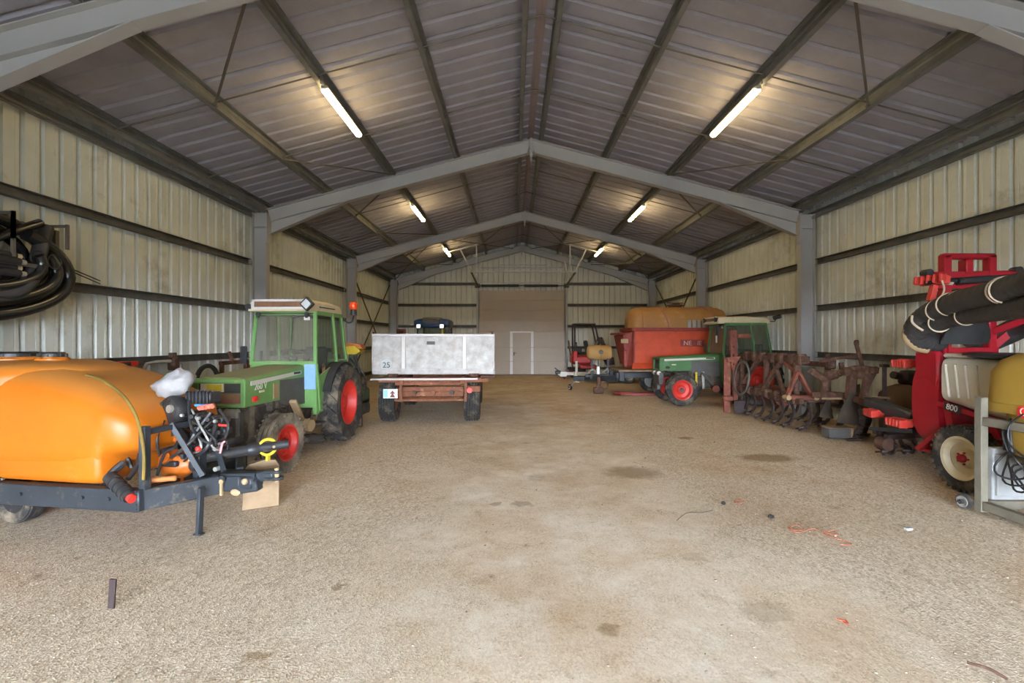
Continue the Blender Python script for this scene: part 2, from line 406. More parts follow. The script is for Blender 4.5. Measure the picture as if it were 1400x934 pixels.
def front_part(x0, x1, z0):
    q = [(x0, 0)] + [(a, d) for a, d in pe if x0 < a < x1] + [(x1, 0)]
    if x0 < XC < x1: q = sorted(q + [(XC, 0)])
    strip(mb, [(a, Y0 - d, z0) for a, d in q], [(a, Y0 - d, zroof(a - XC) + .05) for a, d in q])
front_part(XL, XC - 4.2, -.1); front_part(XC + 4.2, XR, -.1); front_part(XC - 4.2, XC + 4.2, 3.1)
tag(mb.build('wall_front', M['wall_end'], ang=25), 'cream ribbed gable wall behind the camera, unseen, added to narrow the daylight opening', 'wall', kind='structure')  # unseen wall added to cut the daylight entering from behind
# roof sheets
pr = rib_profile(Y0, Y1 + .05, .333, .085, .042, 1)
for side, xe in (('left', XL - .1), ('right', XR + .1)):
    mb = MB(); n = V((math.sin(ANG) * (1 if xe > XC else -1), 0, math.cos(ANG)))
    lo = [V((xe, t, zroof(xe - XC))) + n * d for t, d in pr]; hi = [V((XC, t, zroof(0))) + n * d for t, d in pr]
    strip(mb, lo, hi)
    strip(mb, [V((xe, Y0, zroof(xe - XC))) + n * .06, V((xe, Y1 + .05, zroof(xe - XC))) + n * .06], [V((XC, Y0, zroof(0))) + n * .06, V((XC, Y1 + .05, zroof(0))) + n * .06])
    tag(mb.build('ceiling_' + side, M['roof'], ang=25), f'dark grey lined ribbed roof slope on the {side} side of the ridge', 'ceiling', kind='structure')
mb = MB(); mb.prism([(-.07, -.055), (0, -.03), (.07, -.055), (.07, -.05), (0, -.024), (-.07, -.05)], (XC, Y0, zroof(0) + .012), (1, 0, 0), (0, 0, 1), (0, Y1 - Y0, 0))
tag(mb.build('trim_1', M['ridge']), 'brownish flashing strip along the ridge', 'trim', kind='structure')
# portal frames ---------------------------------------------------
def ibeam_poly(h, w, tf=.014, tw=.009):
    return [(-w/2, -h/2), (w/2, -h/2), (w/2, -h/2+tf), (tw/2, -h/2+tf), (tw/2, h/2-tf), (w/2, h/2-tf), (w/2, h/2), (-w/2, h/2), (-w/2, h/2-tf), (-tw/2, h/2-tf), (-tw/2, -h/2+tf), (-w/2, -h/2+tf)]
ORD = ('first', 'second', 'third', 'fourth', 'fifth')
FLAB = ('grey steel portal frame at the open front of the shed', 'grey steel portal frame behind the camera', 'grey steel portal frame across the top corners, nearest in view', 'grey steel portal frame just behind the green tractor with the beacon', 'grey steel portal frame between the trailer and the blue tractor', 'grey steel portal frame standing against the gable wall')
for fi, y in enumerate(FRAMES):
    t = thing('portal_frame', FLAB[fi], 'steel frame', (XC, y, 0), group='steel portal frames', kind='structure')
    for s in (-1, 1):
        xo = 5.99 if s < 0 else 6.1    # column outer offset
        xc = s * xo
        mb = MB(); zt = ztop(xo + .1)
        mb.prism(ibeam_poly(.31, .16), (xc, 0, 0), (0, 1, 0), (1, 0, 0), (0, 0, zt - .01))
        mb.box((xc, 0, .012), (.4, .26, .024)); 
        for z in (zt - .33,): mb.box((xc, 0, z), (.28, .15, .012))
        mb.box((xc - s * .165, 0, zt - .36), (.02, .17, .62))
        mb.build('column', M['steel'], t)
        mb = MB(); d = V((-s * math.cos(ANG), 0, math.sin(ANG))); n = V((s * math.sin(ANG), 0, math.cos(ANG)))
        L0 = (xo - .155) / math.cos(ANG); h = .285
        st = V((s * (xo - .155), 0, ztop(xo - .155))) - n * (h / 2)
        mb.prism(ibeam_poly(h, .15), st, (0, 1, 0), n, d * L0)
        # end plate at the ridge
        mb.obox(V((s * .012, 0, ztop(0) - .2)), V((.012, 0, 0)), V((0, .085, 0)), V((0, 0, .21)))
        mb.build('rafter', M['steel'], t)
        mb = MB(); hl, hd = 1.75, .27; b0 = st - n * (h / 2)
        e0 = b0 + V((0, 0, -hd)); e1 = b0 + d * hl
        mb.add([b0 + V((0, q, 0)) for q in (-.005, .005)] + [e0 + V((0, q, 0)) for q in (-.005, .005)] + [e1 + V((0, q, 0)) for q in (-.005, .005)], [(0, 2, 4), (1, 5, 3), (0, 1, 3, 2), (2, 3, 5, 4), (0, 4, 5, 1)])
        mb.bar(e0, e1, .15, .014)
        for k in (0.35,): pass
        mb.build('haunch', M['steel'], t)
    mb = MB(); mb.box((0, 0, ztop(0) - .42), (.02, .14, .16)); mb.box((0, 0, ztop(0) - .3), (.5, .012, .05)); mb.build('ridge_plate', M['steel'], t)
# purlins ---------------------------------------------------------
PO = (.2, 1.63, 3.09, 4.54, 5.92)
def zpoly(h=.2, f=.068, l=.018, t=.006):
    return [(0, 0), (f, 0), (f, l), (f - t, l), (f - t, t), (t, t), (t, h*.35), (t + .016, h*.42), (t + .016, h*.58), (t, h*.65), (t, h), (-f, h), (-f, h - l), (-f + t, h - l), (-f + t, h - t), (0, h - t), (0, h*.65), (.016, h*.58), (.016, h*.42), (0, h*.35)]
PN = ('beside the ridge', 'second from the ridge', 'carrying the lamps', 'second from the eave', 'along the eave')
PURL = {}
for s in (-1, 1):
    n = V((s * math.sin(ANG), 0, math.cos(ANG))); a = V((s * math.cos(ANG), 0, -math.sin(ANG)))
    for i, xo in enumerate(PO):
        mb = MB(); o = V((XC + s * xo, Y0 + .02, ztop(xo))) + n * .002
        mb.prism(zpoly(), o, a, n, (0, Y1 - Y0 - .04, 0))
        for fy in FRAMES: mb.obox(V((XC + s * xo, fy, ztop(xo))) + n * .09 - a * .012, a * .005, V((0, .07, 0)), n * .085)
        side = 'left' if s < 0 else 'right'
        tag(mb.build('purlin', M['galv']), f'galvanized roof purlin {PN[i]}, {side} roof slope', 'purlin', 'roof purlins', 'structure')
# anti-sag rods and slanting ties
BAYS = [(FRAMES[i], FRAMES[i + 1]) for i in range(5)]
BN = ('bay by the open front', 'bay overhead', 'bay with the biggest lamps in view', 'bay with the middle lamps', 'bay by the gable')
def roofpt(s, xo, y, dz=.06): return V((XC + s * xo, y, ztop(xo) + dz))
for bi, (ya, yb) in enumerate(BAYS):
    for s in (-1, 1):
        side = 'left' if s < 0 else 'right'
        for ti, fr in enumerate((1/3, 2/3)):
            y = ya + (yb - ya) * fr
            mb = MB(); mb.cyl(roofpt(s, .0, y, .075), roofpt(s, 5.98, y), .011, n=8)
            for xo in PO[1:4]: mb.box(roofpt(s, xo, y, .02), (.05, .05, .03))
            tag(mb.build('sag_rod', M['rod']), f'thin tie rod across the purlins, {("front", "rear")[ti]} one of the {BN[bi]}, {side} slope', 'rod', 'roof tie rods', 'structure')
            mb = MB(); mb.bar(roofpt(s, PO[3], y, .02), roofpt(s, PO[2] - .1, (ya + .1, yb - .1)[ti], -.02), .03, .02)
            tag(mb.build('slant_tie', M['rod']), f'slanting flat tie from purlin to frame, {("front", "rear")[ti]} one of the {BN[bi]}, {side} slope', 'rod', 'slanting roof ties', 'structure')
# roof cross bracing of the end bay and its wall bracing
for s in (-1, 1):
    side = 'left' if s < 0 else 'right'
    mb = MB()
    mb.cyl(roofpt(s, .4, 16.9, -.1), roofpt(s, 2.95, 22.4, -.1), .014, n=8); mb.cyl(roofpt(s, 2.95, 16.9, -.1), roofpt(s, .4, 22.4, -.1), .014, n=8)
    mb.cyl(roofpt(s, 3.2, 16.9, -.1), roofpt(s, 5.9, 22.4, -.1), .014, n=8); mb.cyl(roofpt(s, 5.9, 16.9, -.1), roofpt(s, 3.2, 22.4, -.1), .014, n=8)
    tag(mb.build('roof_brace', M['rod']), f'crossed bracing rods under the {side} roof slope by the gable', 'bracing', 'bracing of the end bay', 'structure')
    mb = MB(); xw = (XL + .13) if s < 0 else (XR - .13)
    mb.bar((xw, 16.95, 4.25), (xw, 22.4, .3), .05, .012); mb.bar((xw, 22.4, 4.2), (xw, 16.95, .3), .05, .012)
    tag(mb.build('wall_brace', M['rod']), f'crossed flat bracing on the {side} wall by the gable', 'bracing', 'bracing of the end bay', 'structure')
# wall rails ------------------------------------------------------
RZ = (.32, 1.33, 2.35, 3.37)
RN = ('lowest', 'second lowest', 'third lowest', 'topmost')
for s in (-1, 1):
    side = 'left' if s < 0 else 'right'; xw = XL + .003 if s < 0 else XR - .003
    for bi, (ya, yb) in enumerate(BAYS):
        for zi, z in enumerate(RZ):
            mb = MB()
            mb.prism([(0, -.07), (.1, -.07), (.1, -.05), (.094, -.05), (.094, -.064), (.006, -.064), (.006, .064), (.094, .064), (.094, .05), (.1, .05), (.1, .07), (0, .07)] if False else [(0, -.06), (.1, -.06), (.1, -.054), (.03, -.054), (.03, .054), (.1, .054), (.1, .06), (0, .06)], (xw, ya + (.09 if bi else 0), z), (-s, 0, 0), (0, 0, 1), (0, yb - ya - .18, 0))
            tag(mb.build('wall_rail', M['girt']), f'{RN[zi]} metal rail on the {side} wall, {BN[bi]}', 'wall rail', 'rails of the side walls', 'structure')
    mb = MB(); xe = abs(xw - XC); z = zroof(xe) - .26
    mb.prism([(0, 0), (.12, 0), (.12, .01), (.03, .03), (.03, .09), (.1, .11), (.1, .12), (0, .12)], (xw, Y0, z), (-s, 0, 0), (0, 0, 1), (0, Y1 - Y0, 0))
    mb.cyl((xw - s * .09, Y0, z - .03), (xw - s * .09, Y1, z - .03), .012, n=8)
    tag(mb.build('trim_2' if s < 0 else 'trim_3', M['galv']), f'folded eave profile along the top of the {side} wall', 'trim', kind='structure')
for x0, x1, side in ((XL + .4, DX0 - .1, 'left of'), (DX1 + .1, XR - .4, 'right of')):
    for zi, z in enumerate((.32, 1.3, 2.3, 3.3, 4.3)):
        mb = MB(); mb.prism([(0, -.06), (.1, -.06), (.1, -.054), (.03, -.054), (.03, .054), (.1, .054), (.1, .06), (0, .06)], (x0, Y1 - .003, z), (0, -1, 0), (0, 0, 1), (x1 - x0, 0, 0))
        tag(mb.build('gable_rail', M['girt']), f'{("lowest", "second lowest", "middle", "second highest", "highest")[zi]} rail of the gable wall, {side} the big door', 'wall rail', 'rails of the gable wall', 'structure')
for x, side in ((DX0 - .07, 'left'), (DX1 + .07, 'right')):
    mb = MB(); mb.prism(ibeam_poly(.16, .1, .01, .007), (x, Y1 - .1, 0), (1, 0, 0), (0, 1, 0), (0, 0, zroof(x - XC) - .25))
    tag(mb.build('gable_post', M['steel']), f'grey steel post at the {side} edge of the big door', 'steel post', 'posts of the big door', 'structure')
mb = MB(); mb.box((XC, Y1 - .06, 5.07), (3.9, .06, .07)); mb.box((XC + .1, Y1 - .06, 5.2), (2.2, .05, .03))
tag(mb.build('gable_beam', M['zinc']), 'pale rail high on the gable over the big door', 'wall rail', kind='structure')
# big sectional door ---------------------------------------------
dt = thing('door_1', 'taupe sectional door filling the middle of the gable wall', 'door', (XC + .01, Y1 - .02, 0), kind='structure')
DW = 2.0; WX0, WX1, WZ = -.2 - XC + .02, .97 - XC - .02, 2.06
secs = (0.03, .64, 1.30, 2.06, 2.55, 3.04, 3.52, 3.98)
for i in range(len(secs) - 1):
    mb = MB(); z0, z1 = secs[i] + .004, secs[i + 1] - .004
    rng = ((-DW, WX0), (WX1, DW)) if z1 < WZ else ((-DW, DW),)
    for a, b in rng:
        mb.box(((a + b) / 2, 0, (z0 + z1) / 2), (b - a, .045, z1 - z0), .004)
        k = 4
        for q in range(1, k): mb.box(((a + b) / 2, -.022, z0 + (z1 - z0) * q / k), (b - a - .02, .006, .012))
    mb.build('panel', M['door'], dt)
mb = MB(); mb.box((0, .04, 2.0), (2 * DW + .1, .03, 4.08)); mb.build('leak_backing', M['door'], dt)  # backing added behind the panels to block daylight leaking through gaps
mb = MB(); mb.box((0, -.005, .015), (2 * DW, .05, .03)); mb.build('bottom_seal', M['dark'], dt)
wd = MB(); 
for i in range(3): wd.box(((WX0 + WX1) / 2, 0, (secs[i] + secs[i + 1]) / 2), (WX1 - WX0 - .28, .04, secs[i + 1] - secs[i] - .01), .004)
w = wd.build('wicket_leaf', M['door'], dt)
mb = MB(); mb.box((WX0 + .2, -.04, 1.0), (.04, .03, .16)); mb.bar((WX0 + .2, -.06, 1.03), (WX0 + .32, -.06, 1.03), .02, .02); mb.build('handle', M['dark'], w)
mb = MB()
for i in range(3):
    for x in (WX0 + .07, WX1 - .07): mb.box((x, -.012, (secs[i] + secs[i + 1]) / 2), (.13, .06, secs[i + 1] - secs[i] - .02), .004)
mb.box(((WX0 + WX1) / 2, -.012, WZ - .03), (WX1 - WX0, .06, .07), .004)
mb.build('wicket_frame', M['door_light'], dt)
# door gear: tracks, shaft, high bars and hangers
gt = thing('door_track', 'tracks, spring shaft and hangers of the sectional door', 'door track', (XC + .01, Y1, 0), kind='structure')
for s in (-1, 1):
    mb = MB(); mb.box((s * 2.06, -.12, 2.1), (.07, .05, 4.2)); mb.bar((s * 2.06, -.12, 4.18), (s * 2.12, -3.3, 4.42), .05, .07)
    mb.box((s * 2.1, -.16, 4.22), (.22, .18, .22), .02); mb.build('track', M['rod'], gt)
    mb = MB()
    mb.bar((s * 2.12, -3.25, 4.44), (s * 2.55, -3.25, 5.32), .05, .05); mb.bar((s * 2.12, -1.2, 4.3), (s * 1.85, -1.2, 5.3), .045, .045); mb.bar((s * 1.9, -3.25, 4.44), (s * 1.9, -3.25, 5.5), .045, .045)
    mb.bar((s * 3.15, -3.25, ztop(3.15) - .06), (s * 1.55, -3.25, ztop(1.55) - .06), .05, .05)
    mb.build('hanger', M['zinc'], gt)
mb = MB(); mb.cyl((-2.1, -.18, 4.2), (2.1, -.18, 4.2), .02, n=10); mb.cyl((-1.9, -.18, 4.2), (-.15, -.18, 4.2), .055, n=14); mb.cyl((.1, -.18, 4.2), (1.7, -.18, 4.2), .055, n=14); mb.build('spring_shaft', M['dark'], gt)
mb = MB(); mb.bar((-2.14, -3.3, 4.42), (2.14, -3.3, 4.42), .05, .05); mb.bar((-2.1, -.25, 4.33), (2.1, -.25, 4.33), .04, .05); mb.build('cross_bar', M['zinc'], gt)
# lamps ----------------------------------------------------------
LAMP = emit_mat('fluorescent diffuser', (1, .73, .34, 1), 52)
LN = ('over the open front', 'over the camera', 'over the nearest roof bay in view', 'between the two middle portal frames', 'nearest the gable')
for bi, (ya, yb) in list(enumerate(BAYS))[2:]:
    for s in (-1, 1):
        side = 'left' if s < 0 else 'right'
        y0 = ya + (yb - ya) / 3 + .13
        t = thing('ceiling_light', f'lit fluorescent batten lamp on the {side} slope, {LN[bi]}', 'lamp', (XC + s * 3.07, y0, ztop(3.07) - .005), group='fluorescent roof lamps')
        mb = MB(); mb.box((0, .77, -.03), (.085, 1.54, .05), .012); mb.build('housing', M['lampbody'], t)
        mb = MB(); mb.X = Matrix.Rotation(0, 4, 'Z')
        mb.loft([[V((.055 * math.cos(a), y, -.065 + (.028 if math.sin(a) > 0 else .045) * math.sin(a))) for a in (i * 2 * PI / 14 for i in range(14))] for y in (.02, 1.52)]); mb.build('diffuser', LAMP, t)
        mb = MB(); mb.box((0, -.02, -.05), (.07, .04, .05), .01); mb.cyl((0, -.11, -.03), (0, -.03, -.03), .02, n=10); mb.build('end_cap', M['zinc'], t)
        mb = MB(); mb.box((0, 1.55, -.05), (.07, .03, .05), .01); mb.build('end_cap', M['zinc'], t)
# ================================================================ wheels
def tyre_mesh(R, w, rr, kind):
    mb = MB()
    if kind == 'lug':
        prof = [(rr, -w*.36), (rr+.01, -w*.42), (rr+(R-rr)*.5, -w*.52), (R*.95, -w*.49), (R-.02, -w*.38), (R-.012, 0), (R-.02, w*.38), (R*.95, w*.49), (rr+(R-rr)*.5, w*.52), (rr+.01, w*.42), (rr, w*.36)]
    else:
        prof = [(rr, -w*.36), (rr+.01, -w*.42), (rr+(R-rr)*.5, -w*.52), (R*.95, -w*.47), (R-.01 if R > .1 else R*.97, -w*.4)]
        k = 3 if kind in ('rib', 'plain') else 5; d = .022 if kind == 'rib' else min(.012, w * .06)
        for i in range(k):
            a = -w*.4 + w*.8 * i / k; b = -w*.4 + w*.8 * (i + 1) / k; g = w*.8/k*.16
            prof += [(R-d, a+.001), (R, a+g), (R, b-g), (R-d, b-.001)]
        prof += [(R-.01 if R > .1 else R*.97, w*.4), (R*.95, w*.47), (rr+(R-rr)*.5, w*.52), (rr+.01, w*.42), (rr, w*.36)]
    mb.lathe(prof, (0, 0, 0), (1, 0, 0), 48, closed=True)
    if kind == 'lug':
        n = int(2 * PI * R / .2); h = .03
        for i in range(n):
            for s in (-1, 1):
                a0 = 2 * PI * (i + (.5 if s > 0 else 0)) / n; da = .19 / R * .75; th = .028 / R
                pts = []
                for r, q in ((R - .02, 1.), (R + h - .012, .7)):
                    for x, a, rad in ((s * .0, a0, r), (s * w * .30, a0 + da * .55, r), (s * w * .50, a0 + da, r - .02)):
                        for e in (-1, 1):
                            aa = a + e * th * q
                            pts.append((x, rad * math.cos(aa), rad * math.sin(aa)))
                fs = []
                for k in range(2):
                    b = k * 2; t = 6 + b
                    fs += [(t, t+1, t+3, t+2), (b, b+2, t+2, t), (b+1, t+1, t+3, b+3)]
                fs += [(0, 6, 7, 1), (4, 5, 11, 10)]
                mb.add(pts, fs)
    elif kind == 'rib':
        n = int(2 * PI * R / .07)
        for i in range(n):
            for s in (-1, 1):
                a = 2 * PI * i / n; c, q = math.cos(a), math.sin(a)
                mb.obox((s * w * .46, R * .965 * c, R * .965 * q), (w * .06, 0, 0), (0, -q * .013, c * .013), (0, .018 * c, .018 * q))
    elif kind == 'block':
        n = int(2 * PI * R / .05)
        for i in range(n):
            for j in range(5):
                a = 2 * PI * (i + (j % 2) * .5) / n; c, q = math.cos(a), math.sin(a); x = -w*.4 + w*.8 * (j + .5) / 5
                mb.obox((x, (R + .002) * c, (R + .002) * q), (w * .055, 0, 0), (0, -q * .016, c * .016), (0, .008 * c, .008 * q))
    return mb
def wheel(parent, name, loc, R, w, rr, kind, mt, mr, mh, rz=0., flip=False, dish=.12, bolts=6):
    X = Matrix.Translation(V(loc)) @ Matrix.Rotation(rz + (PI if flip else 0), 4, 'Z')
    e = sub(name, parent, X)
    tyre_mesh(R, w, rr, kind).build('tyre', mt, e, 30)
    mb = MB(); o = w * .40
    prof = [(rr+.012, -o), (rr-.012, -o+.012), (rr-.03, -o*.4), (rr-.045, o*.2), (rr-.02, o-.02), (rr+.014, o), (rr+.012, o+.012), (rr-.015, o+.006), (rr-.05, o*.35), (rr*.82, o-dish), (rr*.5, o-dish-.02), (rr*.36, o-dish+.015), (rr*.34, o-dish+.03), (0, o-dish+.03)]
    mb.lathe([(max(r, 0), h) for r, h in prof], (0, 0, 0), (1, 0, 0), 40); mb.build('rim', mr, e, 30)
    mb = MB(); mb.lathe([(rr*.2, o-dish), (rr*.2, o-dish+.06), (rr*.15, o-dish+.075), (0, o-dish+.08)], (0, 0, 0), (1, 0, 0), 20)
    for i in range(bolts):
        a = 2 * PI * i / bolts; p = V((o-dish+.005, rr*.28*math.cos(a), rr*.28*math.sin(a))); mb.cyl(p, p + V((.04, 0, 0)), .012, n=6)
    mb.build('hub', mh, e)
    return e
# ================================================================ vineyard tractors
def make_tractor(label, loc, rz, g='green', clean=False, badge=None, steer=0., WB=1.88, mirror=False, fkind='rib', FR=.365, fx=.5, hx=.32):
    """nose along local -Y; 'mirror' puts the open working side on the other flank"""
    t = thing('tractor', label, 'tractor', loc, rz)
    GM = M[g]; S = -1 if mirror else 1
    # wheels
    for s in (-1, 1):
        wheel(t, 'rear_wheel', (s * .555, 0, .635), .605, .3, .35, 'lug', M['tyre'], M['red_rim'], M['red_rim'], 0, s < 0, .13, 8)
        wheel(t, 'front_wheel', (s * fx, -WB, FR), FR - (.015 if fkind == 'lug' else 0), .22, FR * .59, fkind, M['tyre' if clean else 'tyre_dust'], M['red_rim'], M['red_rim' if not clean else 'panel_grey'], steer, s < 0, .09, 6)
    # chassis and axles
    mb = MB()
    mb.box((0, -1.25, .62), (.34, 1.35, .42), .04); mb.box((0, -1.9, .5), (.22, .4, .26), .03); mb.box((0, -.25, .62), (.4, .9, .4), .04)
    mb.bar((-.46, -WB, .37), (.46, -WB, .37), .12, .13, b=.02); mb.bar((-.45, 0, .63), (.45, 0, .63), .2, .2, b=.04)
    for s in (-1, 1):
        mb.box((s * .42, -WB, .37), (.1, .16, .22), .02); mb.bar((s * .4, -WB + .14, .33), (s * .12, -1.3, .42), .04, .04)
        for k in range(4): mb.box((s * .19, -1.05 - .17 * k, .8), (.1, .1, .16), .02)
        mb.cyl((s * .17, -1.62, .62), (s * .3, -1.62, .62), .075, n=14); mb.box((s * .22, -1.35, .62), (.1, .22, .2), .03)
    mb.build('chassis', M['engine'], t)
    mb = MB(); mb.box((0, -2.3, .66), (.5, .14, .34), .03); mb.box((0, -2.33, .44), (.3, .1, .16), .02); mb.build('front_bracket', M['panel_grey'], t)
    for s in (-1, 1):
        mb = MB(); mb.cyl((s * .1, -2.36, .8), (s * .24, -2.36, .8), .055, n=14); mb.build('lamp', M['zinc'], t)
    # hood: body with chamfered crown, grille opening at the nose
    mb = MB(); yF, yB = -2.36, -.82
    def sec(y, hw, zb, zt, c): return [V((-hw, y, zb)), V((hw, y, zb)), V((hw, y, zt - c)), V((hw - c * .6, y, zt - c * .25)), V((hw - c * 1.7, y, zt)), V((-hw + c * 1.7, y, zt)), V((-hw + c * .6, y, zt - c * .25)), V((-hw, y, zt - c))]
    mb.loft([sec(yF + .05, hx, .87, 1.21, .05), sec(-1.55, hx, .86, 1.255, .05)])
    mb.loft([sec(-1.55, hx, 1.12, 1.255, .05), sec(yB, hx, 1.1, 1.29, .05)])
    # nose frame around the grille
    mb.box((-hx + .025, yF + .03, 1.03), (.055, .07, .32), .012); mb.box((hx - .025, yF + .03, 1.03), (.055, .07, .32), .012); mb.box((0, yF + .03, 1.175), (2 * hx, .08, .06), .015); mb.box((0, yF + .03, .885), (2 * hx, .07, .04), .012)
    hood = mb.build('hood', GM, t, 30)
    mb = MB(); mb.box((0, yF + .055, 1.09), (.5, .02, .125)); gr = mb.build('grille', M['dark'], hood)
    mb = MB()
    for k in range(7): mb.box((0, yF + .05, 1.04 + .016 * k), (.49, .02, .005))
    mb.build('grille_bars', M['panel_grey'], hood)
    mb = MB(); mb.box((0, yF + .05, .965), (.5, .03, .115)); mb.build('nose_panel', M['brown' if not clean else 'panel_grey'], hood)
    if not clean:
        mb = MB(); mb.box((-.08, yF + .032, 1.095), (.27, .012, .1)); pl = mb.build('nose_plate', M['cream'], hood)
        mb = MB(); mb.box((-.05, yF + .024, 1.095), (.17, .006, .075)); mb.build('plate_patch', M['yellow'], pl)
    for s in (-1, 1):
        mb = MB(); mb.bar((s * (hx + .004), -2.24, 1.135), (s * (hx + .005), -.95, 1.185), .008, .05); mb.build('stripe', M['white_strip'], hood)
        mb = MB(); mb.box((s * (hx + .004), -1.08, 1.185), (.012, .2, .03)); mb.build('stripe_mark', M['dark'], hood)
        mb = MB()
        mb.prism([(-1.56, .84), (-1.45, .78), (-.9, .72), (-.82, .72), (-.82, 1.11), (-1.56, 1.12)], (s * (hx - .03), 0, 0), (0, 1, 0), (0, 0, 1), (s * .03, 0, 0)); mb.build('side_panel', M['panel_grey'], hood)
        mb = MB(); mb.box((s * (hx + .002), -1.66, .99), (.01, .13, .2))
        for k in range(6): mb.box((s * (hx + .007), -1.66, .91 + .03 * k), (.01, .11, .01))
        mb.build('louvre', M['tan'] if not clean else GM, hood)
        mb = MB(); mb.box((s * (hx + .012), -2.16, .945), (.03, .1, .065), .01); mb.build('marker_lamp', M['red' if not clean else 'dark'], hood)
        mb = MB(); mb.box((s * (hx + .003), -2.0, 1.02), (.008, .11, .025)); mb.build('badge_plate', M['cream'], hood)
    if badge: text(badge, .12, M['white_strip'], hood, (hx + .004, -2.02, 1.085), (0, 1, 0), (0, 0, 1), 'model_number')
    # cab shell ---------------------------------------------------
    zb, zt = 1.3, 2.075; yf, yr = -.82, .38
    def pil(n, p0, p1, w=.05, d=.05): 
        mb = MB(); mb.bar(p0, p1, w, d, up=(1, 0, 0), b=.008); return mb.build(n, GM, t)
    cab = MB()
    # lower shell: front bulkhead, rear quarter, floor
    cab.box((0, -.80, .98), (.94, .05, .66), .01); cab.box((0, -.2, .68), (.9, 1.1, .06), .01); cab.box((0, .36, 1.0), (.86, .06, .56), .01)
    for s in (-1, 1):
        cab.box((s * .46, -.76, .86), (.06, .12, .62), .01)
        cab.prism([(-.02, .62), (.12, .72), (.42, 1.02), (.42, 1.31), (.02, 1.31)], (s * .40, 0, 0), (0, 1, 0), (0, 0, 1), (s * .10, 0, 0))
        cab.bar((s * .47, -.74, .58), (s * .47, .02, .62), .05, .05, b=.01)
        cab.prism([(-.7, .62), (-.02, .62), (.02, 1.31), (-.7, 1.12)], (s * .475, 0, 0), (0, 1, 0), (0, 0, 1), (s * .018, 0, 0))
    # windscreen surround and pillars
    for s in (-1, 1):
        cab.bar((s * .475, yf, 1.28), (s * .44, yf + .08, zt), .05, .05, b=.008); cab.bar((s * .475, -.02, 1.28), (s * .445, -.12, zt), .045, .05, b=.008)
        cab.bar((s * .48, -.7, .6), (s * .475, yf + .02, 1.3), .045, .05, b=.008)
        cab.bar((s * .475, .4, 1.28), (s * .43, .28, zt), .045, .05, b=.008)
        cab.bar((s * .475, -.02, 1.3), (s * .475, .4, 1.3), .05, .05, b=.008); cab.bar((s * .445, yf + .08, zt - .02), (s * .43, .28, zt - .02), .05, .06)
    cab.bar((-.48, yf, 1.315), (.48, yf, 1.315), .05, .05, b=.008); cab.bar((-.45, yf + .08, zt - .02), (.45, yf + .08, zt - .02), .05, .06); cab.bar((-.47, .4, 1.3), (.47, .4, 1.3), .05, .05)
    cb = cab.build('cab', GM, t, 30)
    mb = MB(); mb.add([(-.46, yf, 1.32), (.46, yf, 1.32), (.43, yf + .075, 2.05), (-.43, yf + .075, 2.05)], [(0, 1, 2, 3)]); ws = mb.build('windscreen', M['windscreen'], t)
    mb = MB()
    for a, b in (((-.47, 1.325), (.47, 1.325)), ((-.44, 2.045), (.44, 2.045)), ((-.465, 1.33), (-.435, 2.04)), ((.465, 1.33), (.435, 2.04))):
        f = lambda z: yf - .012 + .08 * (z - 1.3) / .77
        mb.bar((a[0], f(a[1]), a[1]), (b[0], f(b[1]), b[1]), .022, .014)
    mb.build('screen_seal', M['rubber'], ws)
    for s in (-1, 1):
        mb = MB(); mb.add([(s * .476, yf + .04, 1.18), (s * .476, -.04, 1.32), (s * .446, -.13, 2.04), (s * .445, yf + .1, 2.04)], [(0, 1, 2, 3)]); mb.build('door_window', M['side_glass'], t)
        mb = MB(); mb.add([(s * .476, .02, 1.32), (s * .476, .38, 1.32), (s * .436, .27, 2.04), (s * .446, -.09, 2.04)], [(0, 1, 2, 3)]); mb.build('quarter_window', M['side_glass'], t)
    mb = MB(); mb.add([(-.44, .4, 1.32), (.44, .4, 1.32), (.41, .285, 2.04), (-.41, .285, 2.04)], [(0, 1, 2, 3)]); mb.build('rear_window', M['side_glass'], t)
    # interior
    mb = MB(); mb.box((0, .08, .95), (.42, .4, .14), .05); mb.bar((0, .2, 1.0), (0, .3, 1.5), .4, .12, up=(1, 0, 0), b=.05) if False else mb.obox((0, .25, 1.25), (.2, 0, 0), (0, .05, -.01), (0, .06, .28), .04); mb.build('seat', M['seat'], t)
    mb = MB(); mb.bar((0, -.72, .95), (0, -.45, 1.38), .06, .06); mb.box((0, -.7, 1.22), (.5, .12, .16), .04); mb.build('dashboard', M['seat'], t)
    mb = MB(); d = V((0, .27, .43)).normalized(); c = V((0, -.44, 1.4)); x, y, _ = frame_of(d)
    mb.tube([c + x * (.2 * math.cos(a)) + y * (.2 * math.sin(a)) for a in (i * 2 * PI / 20 for i in range(20))], .014, 6, True); mb.bar(c - x * .2, c + x * .2, .02, .015); mb.bar(c, c + y * .2, .02, .015); mb.build('steering_wheel', M['black'], t)
    mb = MB(); mb.box((S * .43, -.42, 1.12), (.05, .05, .34), .02); mb.box((S * .46, -.3, .98), (.04, .4, .2), .02); mb.build('door_trim', M['brown'], t)
    # roof
    mb = MB()
    def rs(y, hw, z0, z1, k=.06):
        hw = hw - k
        return [V((-hw, y, z0)), V((hw, y, z0)), V((hw, y, z1 - .04)), V((hw - .05, y, z1)), V((-hw + .05, y, z1)), V((-hw, y, z1 - .04))]
    mb.loft([rs(-.93, .47, 2.08, 2.2), rs(-.9, .5, 2.07, 2.24), rs(-.2, .5, 2.07, 2.25), rs(.3, .49, 2.07, 2.22), rs(.4, .46, 2.08, 2.17)])
    mb.bar((-.455, -.92, 2.085), (.455, -.92, 2.085), .04, .03); roof = mb.build('roof', M['cream'], t, 30)
    mb = MB()
